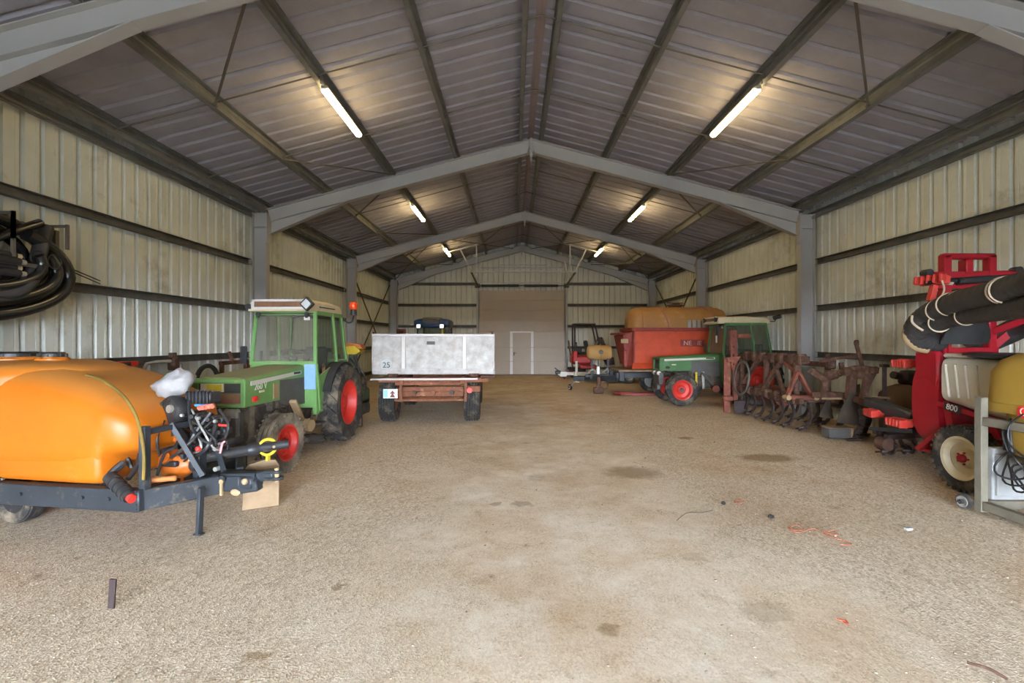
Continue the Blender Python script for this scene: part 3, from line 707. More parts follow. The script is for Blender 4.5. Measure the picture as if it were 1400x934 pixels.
    for a, b in (((-.39, 2.225), (.36, 2.225)), ((-.39, 2.115), (.36, 2.115)), ((-.38, 2.11), (-.38, 2.23)), ((.355, 2.11), (.355, 2.23))): mb.bar((a[0], -.945, a[1]), (b[0], -.945, b[1]), .03, .025, up=(0, 1, 0))
    mb.build('vent_frame', M['white'], roof)
    mb = MB(); mb.box((-.01, -.925, 2.17), (.74, .03, .1))
    for k in range(24): mb.box((-.36 + .03 * k, -.943, 2.17), (.006, .008, .09))
    mb.build('vent_grille', M['brown'], roof)
    if not clean:
        mb = MB(); mb.obox((.42, -.97, 2.17), (.055, 0, .055), (-.055, 0, .055), (0, .03, 0), .01); lt = mb.build('diamond_lamp', M['dark'], roof)
        mb = MB(); mb.obox((.42, -1.0, 2.17), (.038, 0, .038), (-.038, 0, .038), (0, .012, 0), .005); mb.build('lens', M['lens'], lt)
        mb = MB(); mb.bar((.442, -.6, 2.15), (.442, .0, 2.15), .006, .02); mb.build('roof_groove', M['panel_grey'], roof)
    else:
        for s in (-1, 1):
            mb = MB(); mb.cyl((s * .35, -.98, 2.17), (s * .35, -.9, 2.17), .06, n=16); lt = mb.build('work_lamp', M['dark'], roof)
            mb = MB(); mb.cyl((s * .35, -.985, 2.17), (s * .35, -.975, 2.17), .045, n=16); mb.build('lens', M['panel_grey'], lt)
    for s in (-1, 1):
        mb = MB(); mb.cyl((s * .36, -.87, 2.03), (s * .36, -.83, 2.03), .03, n=12); mb.box((s * .36, -.86, 2.0), (.03, .03, .05)); mb.build('wiper_motor', M['black'], cb)
    mb = MB(); f = lambda z: yf - .03 + .08 * (z - 1.3) / .77
    mb.bar((.12, f(1.98), 1.98), (.12, f(1.5), 1.5), .012, .012); mb.bar((.12, f(1.98), 1.98), (.36, f(2.02), 2.02), .01, .01); mb.build('wiper', M['black'], cb)
    mb = MB(); mb.box((.33, yf + .04, 1.97), (.09, .006, .05)); mb.build('sticker', M['white'], ws)
    # mirror on the far side
    mb = MB(); mb.tube([(-S * .48, -.8, 1.3), (-S * .56, -.84, 1.36), (-S * .56, -.84, 1.56)], .01, 6); mr = mb.build('mirror_arm', M['black'], t)
    mb = MB(); mb.box((-S * .57, -.86, 1.43), (.1, .03, .26), .012); mb.build('mirror', M['black'], mr)
    if clean:
        mb = MB(); mb.tube([(S * .46, -.86, 2.0), (S * .56, -1.0, 1.95), (S * .56, -1.0, 1.6)], .01, 6); m2 = mb.build('mirror_arm', M['black'], t)
        mb = MB(); mb.box((S * .56, -1.02, 1.92), (.13, .04, .26), .015); mb.build('mirror', M['black'], m2)
        mb = MB(); mb.box((S * .56, -1.02, 1.67), (.04, .03, .18), .01); mb.build('mirror_bracket', M['white'], m2)
        mb = MB(); mb.tube([(S * .4, .4, 2.12), (S * .45, .5, 2.12), (S * .48, .52, 2.2)], .014, 6); mb.cyl((S * .46, .46, 2.2), (S * .5, .62, 2.25), .05, n=12); mb.build('rear_work_lamp', M['dark'], roof)
    else:
        mb = MB(); mb.tube([(S * .44, .36, 2.02), (S * .5, .44, 1.95), (S * .56, .47, 1.98), (S * .58, .48, 2.1)], .014, 8, k=4); ba = mb.build('beacon_arm', M['black'], t)
        mb = MB(); mb.cyl((S * .58, .48, 2.08), (S * .58, .48, 2.18), .06, .05, 16); mb.build('beacon_base', M['black'], ba)
        mb = MB(); mb.lathe([(.055, 0), (.07, .03), (.07, .09), (.055, .125), (0, .14)], (S * .58, .48, 2.18), (0, 0, 1), 20); mb.build('beacon', M['amber'], ba)
        mb = MB(); mb.box((S * .4, -.83, 1.11), (.17, .03, .38), .01); mb.build('blue_panel', M['blue_panel'], t)
        mb = MB(); mb.cyl((-S * .48, -.9, 2.13), (-S * .48, -.84, 2.13), .05, n=14); mb.build('side_lamp', M['black'], roof)
    # steps, tank and breather on the open side
    mb = MB(); mb.cyl((S * .24, -.95, .45), (S * .5, -1.0, .42), .085, n=18); mb.build('step_tank', M['tan' if not clean else 'rust_bright'], t)
    mb = MB(); mb.bar((S * .38, -1.32, .82), (S * .36, -1.02, .5), .1, .06, b=.015); mb.build('tool_box', M['tan' if not clean else 'panel_grey'], t)
    mb = MB(); mb.box((S * .42, -.62, .4), (.2, .26, .03), .008); mb.bar((S * .36, -.7, .42), (S * .4, -.74, .62), .03, .03); mb.bar((S * .36, -.52, .42), (S * .4, -.52, .62), .03, .03); mb.build('step', M['engine'], t)
    if clean:
        mb = MB(); mb.cyl((S * .36, -1.28, .84), (S * .36, -1.26, .42), .035, n=10); mb.build('breather_tube', M['zinc'], t)
        mb = MB(); mb.box((S * .42, -1.47, .66), (.03, .05, .36), .01); mb.build('yellow_tag', M['yellow'], t)
    # fenders over the rear wheels
    for s in (-1, 1):
        mb = MB(); R = .665; pr = []
        for k in range(15):
            a = math.radians(168 - k * 10.5); pr.append((R * math.cos(a), R * math.sin(a)))
        inner = [(p * .965, q * .965) for p, q in reversed(pr)]
        mb.prism([(-p, q) for p, q in pr + inner], (s * .42, 0, .635), (0, 1, 0), (0, 0, 1), (s * .2, 0, 0)); mb.build('fender', M['rubber'], t)
    # rear linkage
    mb = MB()
    for s in (-1, 1): mb.bar((s * .2, .25, .5), (s * .3, .95, .5), .05, .06); mb.bar((s * .28, .55, .5), (s * .2, .42, .98), .03, .03)
    mb.bar((0, .35, .95), (0, .8, .9), .05, .05); mb.build('rear_linkage', M['engine'], t)
    return t
make_tractor('dusty green narrow cab tractor with cream roof and orange beacon, beside the orange sprayer', (-3.375, 7.95, 0), math.radians(-1.2), 'green', False, '260 V', math.radians(-6))
make_tractor('dark green cab tractor with two roof lamps, parked side-on behind the rusty cultivator', (6.10, 12.66, 0), math.radians(-90), 'green_dark', True, None, 0, 1.90, False, 'lug', .405, .56, .3)
# ================================================================ orange trailed sprayer (local x = forward to the hitch)
SO = V((-2.91, 4.47, 0))
t = thing('trailed_sprayer', 'big orange tank sprayer on a blue grey frame, its drawbar pointing to the aisle', 'sprayer', SO, math.radians(-8.8))
W = local(t)
def LQ(px, py, y): return W @ Q(px, py, y)
def LG(px, py): return W @ G(px, py)
AY, AZ = V((0, 1, 0)), V((0, 0, 1))
def sec_(a, hw, z0, z1, e=3.4, n=40): return sring((a, 0, (z0 + z1) / 2), AY, AZ, hw, (z1 - z0) / 2, e, n)
mb = MB()
mb.loft([sec_(*q) for q in ((-2.36, .4, .65, 1.25), (-2.33, .52, .55, 1.36), (-2.25, .59, .47, 1.41), (-1.9, .61, .442, 1.42), (-1.3, .615, .44, 1.42), (-1.1, .615, .44, 1.405), (-.9, .61, .44, 1.36), (-.7, .605, .44, 1.305), (-.55, .595, .442, 1.255), (-.47, .588, .452, 1.215), (-.435, .582, .475, 1.195), (-.42, .58, .52, 1.19), (-.41, .578, .585, 1.185), (-.38, .57, .63, 1.165), (-.32, .552, .65, 1.125), (-.26, .525, .665, 1.08), (-.2, .47, .69, 1.01), (-.165, .38, .74, .95), (-.15, .26, .8, .9))])
mb.loft([sec_(*q, 9) for q in ((-2.25, .5, .5, .8), (-2.2, .56, .445, .86), (-.6, .585, .44, .9), (-.46, .58, .445, .86), (-.43, .565, .46, .82), (-.41, .54, .5, .78))])
tank = mb.build('tank', M['orange'], t, 50)
mb = MB(); mb.loft([sec_(*q, 3.2) for q in ((-2.32, .5, .9, 1.4), (-2.25, .6, .86, 1.46), (-1.75, .632, .9, 1.462), (-1.55, .628, .98, 1.462), (-1.42, .58, 1.06, 1.46), (-1.3, .46, 1.12, 1.45), (-1.12, .36, 1.18, 1.435), (-.98, .28, 1.22, 1.40), (-.9, .2, 1.22, 1.35))]); mb.build('raised_deck', M['orange'], tank, 50)
for a, b, r in ((-1.5, -.08, .1), (-1.98, -.05, .19)):
    mb = MB(); mb.lathe([(r + .03, 0), (r + .03, .03), (r + .01, .05), (0, .05)], (a, b, 1.44), AZ, 28); col = mb.build('filler_neck', M['orange'], tank)
    mb = MB(); mb.lathe([(r, 0), (r, .03), (r * .85, .045), (0, .045)], (a, b, 1.49), AZ, 28)
    for k in range(12): q = 2 * PI * k / 12; mb.box((a + r * math.cos(q), b + r * math.sin(q), 1.505), (.02, .02, .028), rz=q)
    mb.build('filler_lid', M['black'], col)
mb = MB(); mb.cyl((-1.62, -.6, 1.12), (-1.62, -.66, 1.12), .03, n=12); mb.build('tie_eye', M['black'], tank)
mb = MB(); mb.tube([LQ(118, 513, 4.24), LQ(135, 518, 4.14), LQ(155, 530, 4.04), LQ(173, 547, 3.955), LQ(187, 572, 3.90), LQ(194, 600, 3.87), LQ(197, 628, 3.86), LQ(196, 656, 3.86)], .013, 8, k=5); mb.build('sight_tube', mat('stained clear tube', '#8a7238', .25, 0, '#6e5a2c', 6), t)
# frame
mb = MB()
for s in (-1, 1):
    mb.bar((-2.5, s * .58, .36), (.02, s * .58, .36), .09, .175, b=.008)
    mb.bar((0, s * .56, .36), (.32, s * .13, .37), .07, .165, b=.008)
    if s < 0: mb.bar((-.0, s * .55, .38), (-.0, s * .55, .95), .06, .065, b=.006)
    mb.bar((-1.42, s * .585, .42), (-1.62, s * .585, .66), .02, .12)
    for a in (-.25, -.5, -1.1, -1.5): mb.cyl((a, s * .62, .37), (a, s * .642, .37), .016, n=8)
    for z in (.3, .34, .4, .44): mb.cyl((.0, s * .6, z), (.0, s * .632, z), .009, n=6)
for a in (-2.4, -1.2, -.1): mb.box((a, 0, .36), (.09, 1.1, .12), .008)
mb.bar((0, -.55, .9), (0, .1, .9), .045, .045); mb.bar((.0, -.3, .93), (.22, -.2, .46), .03, .04); mb.bar((.0, .1, .93), (.3, -.05, .46), .03, .04); mb.bar((0, -.2, .62), (0, .55, .62), .05, .05)
fr = mb.build('frame', M['bluegrey'], t)
# tongue
mb = MB(); mb.box((.34, 0, .37), (.34, .24, .14), .012); mb.bar((.3, -.06, .42), (.62, -.03, .43), .1, .07, b=.01); mb.bar((.42, -.07, .32), (.66, -.05, .36), .1, .1, b=.012)
mb.box((.56, -.03, .38), (.14, .17, .12), .02); mb.bar((.55, 0, .41), (.78, 0, .44), .09, .09, b=.015)
for z in (.41, .47): mb.lathe([(.055, 0), (.06, .01), (.055, .022), (0, .022)], (.79, 0, z - .012), AZ, 16); mb.box((.74, 0, z), (.1, .1, .024), .006)
mb.cyl((.36, -.13, .42), (.36, -.15, .42), .03, n=12); mb.build('drawbar', M['bluegrey'], t)
mb = MB(); mb.cyl((.36, -.145, .4), (.36, -.16, .4), .022, n=12); mb.bar((.36, -.15, .4), (.36, -.15, .28), .02, .02); mb.build('leg_pin', M['tan'], t)
mb = MB(); mb.cyl((.79, 0, .38), (.79, 0, .5), .02, n=10); mb.build('hitch_pin', M['tan'], t)
mb = MB(); mb.ball((.56, -.115, .4), .03, 10); mb.build('hinge_bolt', M['tan'], t)
mb = MB(); mb.ball((.47, -.12, .3), (.05, .01, .03), 10); mb.build('hinge_bolt', M['tan'], t)
g = LG(272, 731)
mb = MB(); mb.bar((g.x + .02, g.y, .4), (g.x, g.y, 0.002), .055, .03, up=(1, 0, 0), b=.004); mb.box((g.x, g.y, .006), (.07, .05, .012)); mb.build('parking_leg', M['bluegrey'], t)
# wheels under the tank
for b in (-.3, .42): wheel(t, 'wheel', (-1.55, b, .21), .21, .16, .11, 'plain', M['tyre'], M['black'], M['dark'], PI / 2, False, .05, 5)
# filter canister
mb = MB(); p0, p1 = LQ(150, 652, 3.95), LQ(178, 680, 3.84); mb.cyl(p0, p1, .05, n=18)
for k in range(4): q = p0.lerp(p1, .25 + .2 * k); d = (p1 - p0).normalized(); mb.cyl(q - d * .01, q + d * .01, .056, n=18)
fc = mb.build('filter', M['black'], t)
mb = MB(); d = (p1 - p0).normalized(); mb.cyl(p1, p1 + d * .035, .034, n=14); mb.build('filter_cap', M['red'], fc)
mb = MB(); mb.tube([LQ(140, 668, 4.1), LQ(152, 648, 4.05), LQ(170, 632, 4.1)], .03, 8, k=4); mb.tube([LQ(150, 650, 4.15), LQ(170, 625, 4.2), LQ(180, 640, 4.2)], .02, 8, k=4); mb.tube([LQ(175, 655, 4.0), LQ(186, 640, 4.1), LQ(192, 620, 4.2)], .02, 8, k=4); mb.build('suction_hose', M['black'], t)
# pump and bracket
mb = MB(); c = LQ(246, 634, 4.36); mb.lathe([(.03, -.14), (.1, -.13), (.125, -.08), (.13, .0), (.12, .06), (.085, .1), (.06, .14), (0, .14)], c, (1, 0, 0), 24)
for k in range(3): a = 2 * PI * k / 3 + .5; mb.cyl(c + V((-.02, 0, 0)), c + V((-.02, .17 * math.cos(a), .17 * math.sin(a))), .05, n=14)
pump = mb.build('pump', M['orange_paint'], t)
mb = MB(); mb.cyl(c + V((.1, 0, 0)), c + V((.19, 0, 0)), .06, n=16); mb.box(c + V((.02, -.12, .03)), (.14, .05, .05), .01); mb.build('pump_flange', M['black'], pump)
mb = MB(); mb.box(LQ(240, 596, 4.5), (.36, .2, .08), .02); mb.build('pump_bracket', M['orange_paint'], t)
mb = MB(); a = LQ(205, 657, 4.0); b = LQ(238, 654, 4.1); mb.cyl(a, b, .022, n=12); mb.ball(b, .024, 10); mb.build('grip_handle', mat('tan grip', '#b5703a', .6), t)
mb = MB(); p = LQ(273, 632, 4.36); mb.box((p.x, p.y, .54), (.07, .1, .3), .01); mb.build('bearing_post', M['bluegrey'], t)
# drive shaft with guard
p0, p1 = LQ(262, 628, 4.38), LQ(355, 613, 4.66); d = (p1 - p0).normalized()
mb = MB(); mb.lathe([(.0, -.06), (.06, -.06), (.062, .05), (.05, .07), (.048, .5), (.044, .52), (.044, .8)], p0, d, 22); L_ = (p1 - p0).length
mb.lathe([(.055, L_ - .1), (.062, L_ - .08), (.062, L_ - .03), (.05, L_), (0, L_)], p0, d, 22); sh = mb.build('drive_shaft_guard', M['black'], t)
mb = MB(); q = p1 + d * .07; x, y, _ = frame_of((.75, -.65, .1)); mb.tube([q + x * (.075 * math.cos(a)) + y * (.075 * math.sin(a)) for a in (i * 2 * PI / 20 for i in range(20))], .014, 8, True); mb.bar(q - y * .07, q - y * .13, .04, .02); x, y, _ = frame_of(d); mb.build('guard_ring', M['yellow'], sh)
mb = MB(); mb.cyl(p1, p1 + d * .06, .03, n=12)
for s in (-1, 1): mb.bar(p1 + d * .05 + x * (s * .03), p1 + d * .13 + x * (s * .03), .02, .03)
mb.cyl(p1 + d * .12 - x * .05, p1 + d * .12 + x * .05, .013, n=10); mb.build('joint_yoke', M['tan'], sh)
# control valves
rnd = random.Random(3)
p = LQ(279, 543, 4.5)
mb = MB(); mb.box(p, (.25, .14, .1), .008)
for k in range(7): mb.box(p + V((-.11 + .0365 * k, -.075, .005)), (.012, .03, .115), .003)
for k in range(6): mb.cyl(p + V((-.09 + .036 * k, 0, .05)), p + V((-.09 + .036 * k, 0, .066)), .012, n=8)
vb = mb.build('control_unit', M['black'], t)
mb = MB(); mb.box(p + V((.06, -.07, -.065)), (.16, .05, .02), .004); mb.build('blue_strip', mat('blue plastic', '#2f8fd0', .4), vb)
for k in range(5):
    mb = MB(); q = p + V((.03 + .038 * k, -.08 - .006 * k, -.1 + .006 * k)); mb.lathe([(.018, 0), (.02, .02), (.014, .036), (0, .04)], q, (0.1, -.5, .6), 12); mb.build('valve_cap', mat('salmon plastic', '#e0705a', .45) if k == 0 else bpy.data.materials['salmon plastic'], vb)
mb = MB(); c = LQ(238, 562, 4.4); mb.lathe([(.0, -.09), (.1, -.09), (.135, -.05), (.14, .03), (.12, .06), (.07, .07), (0, .07)], c, (-.2, -1, .1), 28)
for k in range(8): a = 2 * PI * k / 8; mb.ball(c + V((.1 * math.cos(a), -.05, .1 * math.sin(a))), .022, 8)
mb.cyl(c + V((.0, 0, -.1)), c + V((.03, 0, -.22)), .05, n=14); hs = mb.build('pressure_dampener', M['black'], t)
mb = MB(); mb.cyl(c + V((.04, -.07, .03)), c + V((.035, -.095, .032)), .035, n=16); mb.cyl(c + V((-.055, -.065, -.02)), c + V((-.06, -.09, -.02)), .025, n=14); mb.build('gauge', M['zinc'], hs)
for r in range(3):
    for k in range(5):
        q = LQ(262 + 11 * k + 3 * r, 566 + 15 * r + 2 * k, 4.44 + .03 * r)
        mb = MB(); mb.box(q, (.06, .12, .055), .012); mb.cyl(q + V((0, -.05, 0)), q + V((.01, -.11, .005)), .02, n=10); mb.cyl(q + V((0, 0, -.03)), q + V((0, -.02, -.075)), .013, n=8)
        vv = mb.build('valve', M['black'], t)
        if (r + k) % 2 == 0:
            mb = MB(); mb.cyl(q + V((.01, -.11, .005)), q + V((.012, -.13, .006)), .014, n=8); mb.build('valve_nut', M['zinc'], vv)
mb = MB(); mb.box(LQ(285, 605, 4.6), (.3, .08, .3), .02); mb.bar(LQ(250, 600, 4.5), LQ(300, 596, 4.5), .05, .06); mb.build('valve_mount', M['bluegrey'], t)
HS = (((262, 560, 4.42), (278, 590, 4.28), (292, 612, 4.3), (303, 615, 4.4)), ((258, 548, 4.42), (262, 585, 4.3), (285, 606, 4.26), (300, 598, 4.4)), ((268, 585, 4.36), (275, 612, 4.28), (262, 622, 4.3), (255, 640, 4.3)), ((225, 575, 4.3), (215, 600, 4.22), (222, 630, 4.26), (240, 640, 4.3)), ((300, 560, 4.42), (312, 580, 4.36), (306, 600, 4.36), (290, 600, 4.42)), ((250, 585, 4.4), (240, 610, 4.25), (225, 620, 4.2), (215, 650, 4.2)))
for k, h in enumerate(HS):
    mb = MB(); mb.tube([LQ(*q) for q in h], .012 if k else .01, 8, k=6); mb.build('hose', M['black'] if k not in (0, 2) else M['zinc'], t)
mb = MB(); mb.bar(LQ(299, 581, 4.36), LQ(313, 582, 4.36), .02, .02, b=.004); mb.build('red_lever', M['red'], t)
mb = MB(); mb.ball(LQ(271, 614, 4.26), .024, 12); mb.build('red_knob', M['red'], t)
mb = MB(); mb.tube([LQ(301, 620, 4.36), LQ(304, 606, 4.36), LQ(308, 603, 4.36)], .01, 6); mb.build('pink_tube', mat('pink tube', '#d98a8a', .5), t)
mb = MB()
for k in range(14):
    q = LQ(205 + rnd.random() * 60, 600 + rnd.random() * 50, 4.5 + rnd.random() * .2); mb.cyl(q, q + V((rnd.uniform(-.08, .08), rnd.uniform(-.05, .05), rnd.uniform(.03, .09))), .016, n=8)
mb.build('pipe_fittings', M['engine'], t)
rnd = random.Random(9)
for k in range(9):
    a = (rnd.uniform(225, 300), rnd.uniform(560, 590), rnd.uniform(4.36, 4.5)); b = (rnd.uniform(215, 300), rnd.uniform(615, 645), rnd.uniform(4.3, 4.5))
    m_ = ((a[0] + b[0]) / 2 + rnd.uniform(-25, 25), (a[1] + b[1]) / 2 + 8, min(a[2], b[2]) - .1)
    mb = MB(); mb.tube([LQ(*a), LQ(*m_), LQ(*b)], rnd.choice((.011, .014, .018)), 8, k=6); mb.build('hose', M[('black', 'black', 'wire', 'rubber')[k % 4]], t)
mb = MB(); mb.box(LQ(286, 598, 4.72), (.3, .12, .3), .03); mb.box(LQ(225, 605, 4.62), (.24, .2, .26), .03); mb.box(LQ(262, 575, 4.6), (.32, .1, .2), .03); mb.build('gear_housing', M['engine'] if False else M['black'], t)
for k in range(7):
    q = LQ(rnd.uniform(215, 300), rnd.uniform(575, 640), 4.4); mb = MB(); mb.cyl(q, q + V((0, -.05, 0)), rnd.uniform(.02, .035), n=12); mb.build('coupling', M[('zinc', 'black', 'tan')[k % 3]], t)
# the sack on top
t2 = MB(); c = Q(240, 525, 4.47)
def sack(mb, c):
    rings = []; n = 28
    for i in range(15):
        v = i / 14; t_ = PI * v; ring = []
        for j in range(n):
            a = 2 * PI * j / n; d = V((math.sin(t_) * math.cos(a), math.sin(t_) * math.sin(a), math.cos(t_)))
            k = 1 + .22 * noise.noise(d * 2.1 + V((4, 1, 2))) + .12 * noise.noise(d * 5) + .05 * noise.noise(d * 11)
            if d.x < -.55 and d.z < .3: k += .35 * (-.55 - d.x)
            ring.append(c + V((d.x * .165, d.y * .12, d.z * .125 + .25 * d.x * .16)) * k)
        rings.append(ring)
    return mb.loft(rings)
tag(sack(t2, c).build('plastic_sack', M['plastic_bag'], None, 60), 'crumpled white plastic sack tied over the front of the orange tank', 'plastic bag')
# wooden slab on end under the hitch
a, b = G(331, 698), G(381, 691); d = (b - a); n = V((-d.y, d.x, 0)).normalized() * .07; L_ = d.length
mb = MB(); u = d.normalized()
mb.prism([(0, 0), (L_, 0), (L_ + .005, .4), (L_ - .03, .455), (L_ - .12, .47), (.05, .43), (.02, .39), (.01, .2)], a, u, (0, 0, 1), n)
tag(mb.build('wooden_slab', M['wood']), 'thick pale wooden slab standing on edge under the sprayer hitch', 'wood block')
# ================================================================ aluminium farm trailer
t = thing('farm_trailer', 'dented aluminium sided farm trailer on a rusty red chassis, tailgate towards the camera', 'trailer', (-1.6, 9.95, 0))
W = MB; X = local(t)
x0, x1, z0, z1, ya, yb = -2.76, -.41, .985, 1.765, 9.38, 13.3
mb = MB(X); mb.box(((x0 + x1) / 2, ya + .03, (z0 + z1) / 2 + .03), (x1 - x0 - .02, .03, z1 - z0 - .06)); tg = mb.build('tailgate', M['alu'], t)
mb = MB(X); mb.box(((x0 + x1) / 2, ya + .015, z1 - .02), (x1 - x0, .06, .05), .006); mb.build('top_rail', M['alu_trim'], tg)
for px in (550, 633):
    mb = MB(X); x = (px - CX) * ya / F; mb.box((x, ya + .008, (z0 + z1) / 2 + .04), (.075, .03, z1 - z0 - .1), .006); mb.box((x - .02, ya - .008, (z0 + z1) / 2 + .04), (.02, .012, z1 - z0 - .14)); mb.build('upright', M['alu_trim'], tg)
mb = MB(X); mb.box(((x0 + x1) / 2, ya, z0 + .05), (x1 - x0 - .01, .07, .1), .01); mb.box(((x0 + x1) / 2, ya - .04, z0 + .1), (x1 - x0 - .02, .02, .02)); mb.build('sill', M['alu'], tg)
mb = MB(X); mb.box((Q(587, 469, ya).x, ya + .008, Q(587, 469, ya).z), (.16, .01, .065), .003); mb.build('maker_plate', M['panel_grey'], tg)
p = Q(527, 499, ya)
mb = MB(X); mb.cyl((p.x, ya + .014, p.z), (p.x, ya + .006, p.z), .115, n=28); dsk = mb.build('speed_disc', M['greybox'], tg)
text('25', .15, M['ink'], dsk, X @ V((p.x, ya + .004, p.z - .005)), (1, 0, 0), (0, 0, 1), 'number')
for s, x in ((-1, x0 + .015), (1, x1 - .015)):
    mb = MB(X); mb.box((x, (ya + yb) / 2, (z0 + z1) / 2), (.03, yb - ya, z1 - z0))
    for k in range(6): mb.box((x + s * .02, ya + .1 + k * (yb - ya - .2) / 5, (z0 + z1) / 2), (.03, .06, z1 - z0), .005)
    mb.box((x, (ya + yb) / 2, z1 - .01), (.05, yb - ya, .04), .006); mb.build('side_panel', M['alu'], t)
mb = MB(X); mb.box(((x0 + x1) / 2, yb, (z0 + z1) / 2), (x1 - x0, .03, z1 - z0)); mb.build('front_panel', M['alu'], t)
mb = MB(X); mb.box(((x0 + x1) / 2, (ya + yb) / 2, z0 + .02), (x1 - x0 - .04, yb - ya, .04)); mb.build('load_bed', M['panel_grey'], t)
for x in (x0 + .03, x1 - .03):
    mb = MB(X); mb.box((x, ya + .01, z1 + .02), (.04, .05, .05), .006); mb.build('corner_latch', M['rust'], tg)
for px in (536, 646):
    x = (px - CX) * 9.36 / F
    mb = MB(X); mb.box((x, 9.36, z0 - .02), (.16, .08, .06), .01); mb.cyl((x - .1, 9.34, z0), (x + .1, 9.34, z0), .018, n=8); mb.build('hinge', M['rust'], t)
mb = MB(X); mb.box((x1 - .12, ya + .02, z0 - .05), (.3, .08, .07), .02); mb.build('side_catch', M['rust'], t)
mb = MB(X); mb.bar((Q(505, 519, 9.34).x, 9.34, .895), (Q(651, 519, 9.34).x, 9.34, .895), .05, .035, b=.005); mb.build('rear_rail', M['alu_trim'], t)
mb = MB(X)
for x in (-2.2, -1.02): mb.bar((x, 9.4, .86), (x, 13.2, .86), .08, .14, b=.01)
for y in (9.5, 10.6, 11.8, 13.0): mb.bar((x0 + .1, y, .87), (x1 - .1, y, .87), .07, .1, b=.01)
for x in (Q(547, 0, 9.5).x, Q(635, 0, 9.5).x): mb.bar((x, 9.48, .9), (x, 9.5, .44), .03, .05)
mb.bar((-2.33, 9.45, .8), (-1.05, 9.45, .8), .05, .07, b=.01)
mb.build('chassis', M['rust_red'], t)
mb = MB(X); mb.bar((-2.36, 9.9, .56), (-1.0, 9.9, .56), .11, .12, b=.015); mb.bar((-2.36, 9.8, .66), (-1.0, 9.8, .66), .09, .1, b=.015); mb.bar((-2.38, 9.6, .46), (-1.0, 9.6, .46), .05, .05, b=.01)
for px in (565, 591, 616): x = (px - CX) * 9.72 / F; mb.cyl((x, 9.8, .59), (x, 9.72, .59), .06, .05, 14)
mb.cyl((-2.55, 9.95, .44), (-.83, 9.95, .44), .05, n=12); mb.build('axle', M['rust_red'], t)
for k, px in enumerate((565, 616)):
    mb = MB(X); x = (px - CX) * 9.7 / F; mb.cyl((x, 9.72, .59), (x, 9.69, .59), .04, n=12); mb.build('axle_socket', M['dark'] if k else M['rust'], t)
for x in (-2.53, -.85):
    for y in (9.95, 12.5): wheel(t, 'wheel', X @ V((x, y, .44)), .44, .32, .22, 'block', M['tyre'], M['rust_red'], M['rust_red'], 0, x < -1.6, .1, 6)
# lamp boards
mb = MB(X); c = Q(533, 538, 9.5); mb.box((c.x, 9.5, c.z), (.28, .02, .18), .004); bd = mb.build('marker_board', M['white'], t)
mb = MB(X); mb.box((c.x - .09, 9.486, c.z), (.07, .01, .14)); mb.build('blue_patch', mat('pale cyan reflector', '#8fc4cc', .3), bd)
mb = MB(X); mb.prism([(-.07, -.07), (.03, -.07), (-.02, .02)], (c.x + .06, 9.488, c.z), (1, 0, 0), (0, 0, 1), (0, -.008, 0)); mb.prism([(-.05, 0), (.05, 0), (0, .06)], (c.x + .04, 9.486, c.z), (1, 0, 0), (0, 0, 1), (0, -.008, 0)); mb.build('red_triangle', M['rust_bright'], bd)
mb = MB(X); c = Q(646, 532, 9.45); mb.box((c.x, 9.46, c.z), (.26, .03, .12), .02); lb = mb.build('tail_lamp_board', M['rust_red'], t)
mb = MB(X); c = Q(640, 534, 9.42); mb.cyl((c.x, 9.45, c.z), (c.x, 9.41, c.z), .06, .05, 18); mb.build('tail_lamp', M['red'], lb)
mb = MB(X); mb.bar((-1.6, 13.0, .8), (-1.6, 15.0, .6), .1, .1, b=.015); mb.box((-1.6, 15.0, .58), (.12, .2, .08), .02); mb.build('drawbar', M['rust_red'], t)
t.rotation_euler.z = math.radians(2.8)
# ================================================================ blue tractor behind it
t = thing('tractor', 'blue cab tractor hidden behind the aluminium trailer, two square roof lamps showing', 'tractor', (-3.0, 17.6, 0))
for s in (-1, 1):
    wheel(t, 'rear_wheel', (s * .72, .9, .7), .67, .38, .38, 'lug', M['tyre'], M['white'], M['dark'], 0, s < 0, .12, 8)
    wheel(t, 'front_wheel', (s * .7, -1.3 if False else 3.0, .45), .43, .28, .24, 'lug', M['tyre'], M['white'], M['dark'], 0, s < 0, .1, 6)
mb = MB(); mb.box((0, 1.8, .8), (.5, 3.0, .5), .05); mb.bar((-.7, .9, .7), (.7, .9, .7), .2, .2); mb.bar((-.6, 3.0, .45), (.6, 3.0, .45), .14, .14); mb.build('chassis', M['engine'], t)
mb = MB(); mb.box((0, 2.6, 1.25), (.7, 1.8, .5), .08); mb.build('hood', M['bluecab'], t)
mb = MB(); mb.box((0, .9, 1.05), (1.2, 1.4, .4), .04)
for sx in (-1, 1):
    for y in (.3, 1.55): mb.bar((sx * .58, y, 1.2), (sx * .54, y, 2.15), .06, .06)
    mb.box((sx * .7, .8, 1.42), (.3, 1.0, .06), .03)
mb.build('cab', M['black'], t)
mb = MB(); mb.add([(-.56, .3, 1.25), (.56, .3, 1.25), (.53, .32, 2.1), (-.53, .32, 2.1)], [(0, 1, 2, 3)]); mb.add([(-.56, 1.55, 1.25), (.56, 1.55, 1.25), (.53, 1.55, 2.1), (-.53, 1.55, 2.1)], [(0, 1, 2, 3)]); mb.build('rear_window', M['side_glass'], t)
mb = MB(); rr = lambda y, hw, a, b: sring((0, y, (a + b) / 2), (1, 0, 0), (0, 0, 1), hw, (b - a) / 2, 4, 28)
mb.loft([rr(-.02, .56, 2.16, 2.34), rr(.04, .63, 2.11, 2.42), rr(.5, .65, 2.11, 2.47), rr(1.5, .63, 2.11, 2.45), rr(1.7, .56, 2.15, 2.38)]); rf = mb.build('roof', M['bluecab'], t, 45)
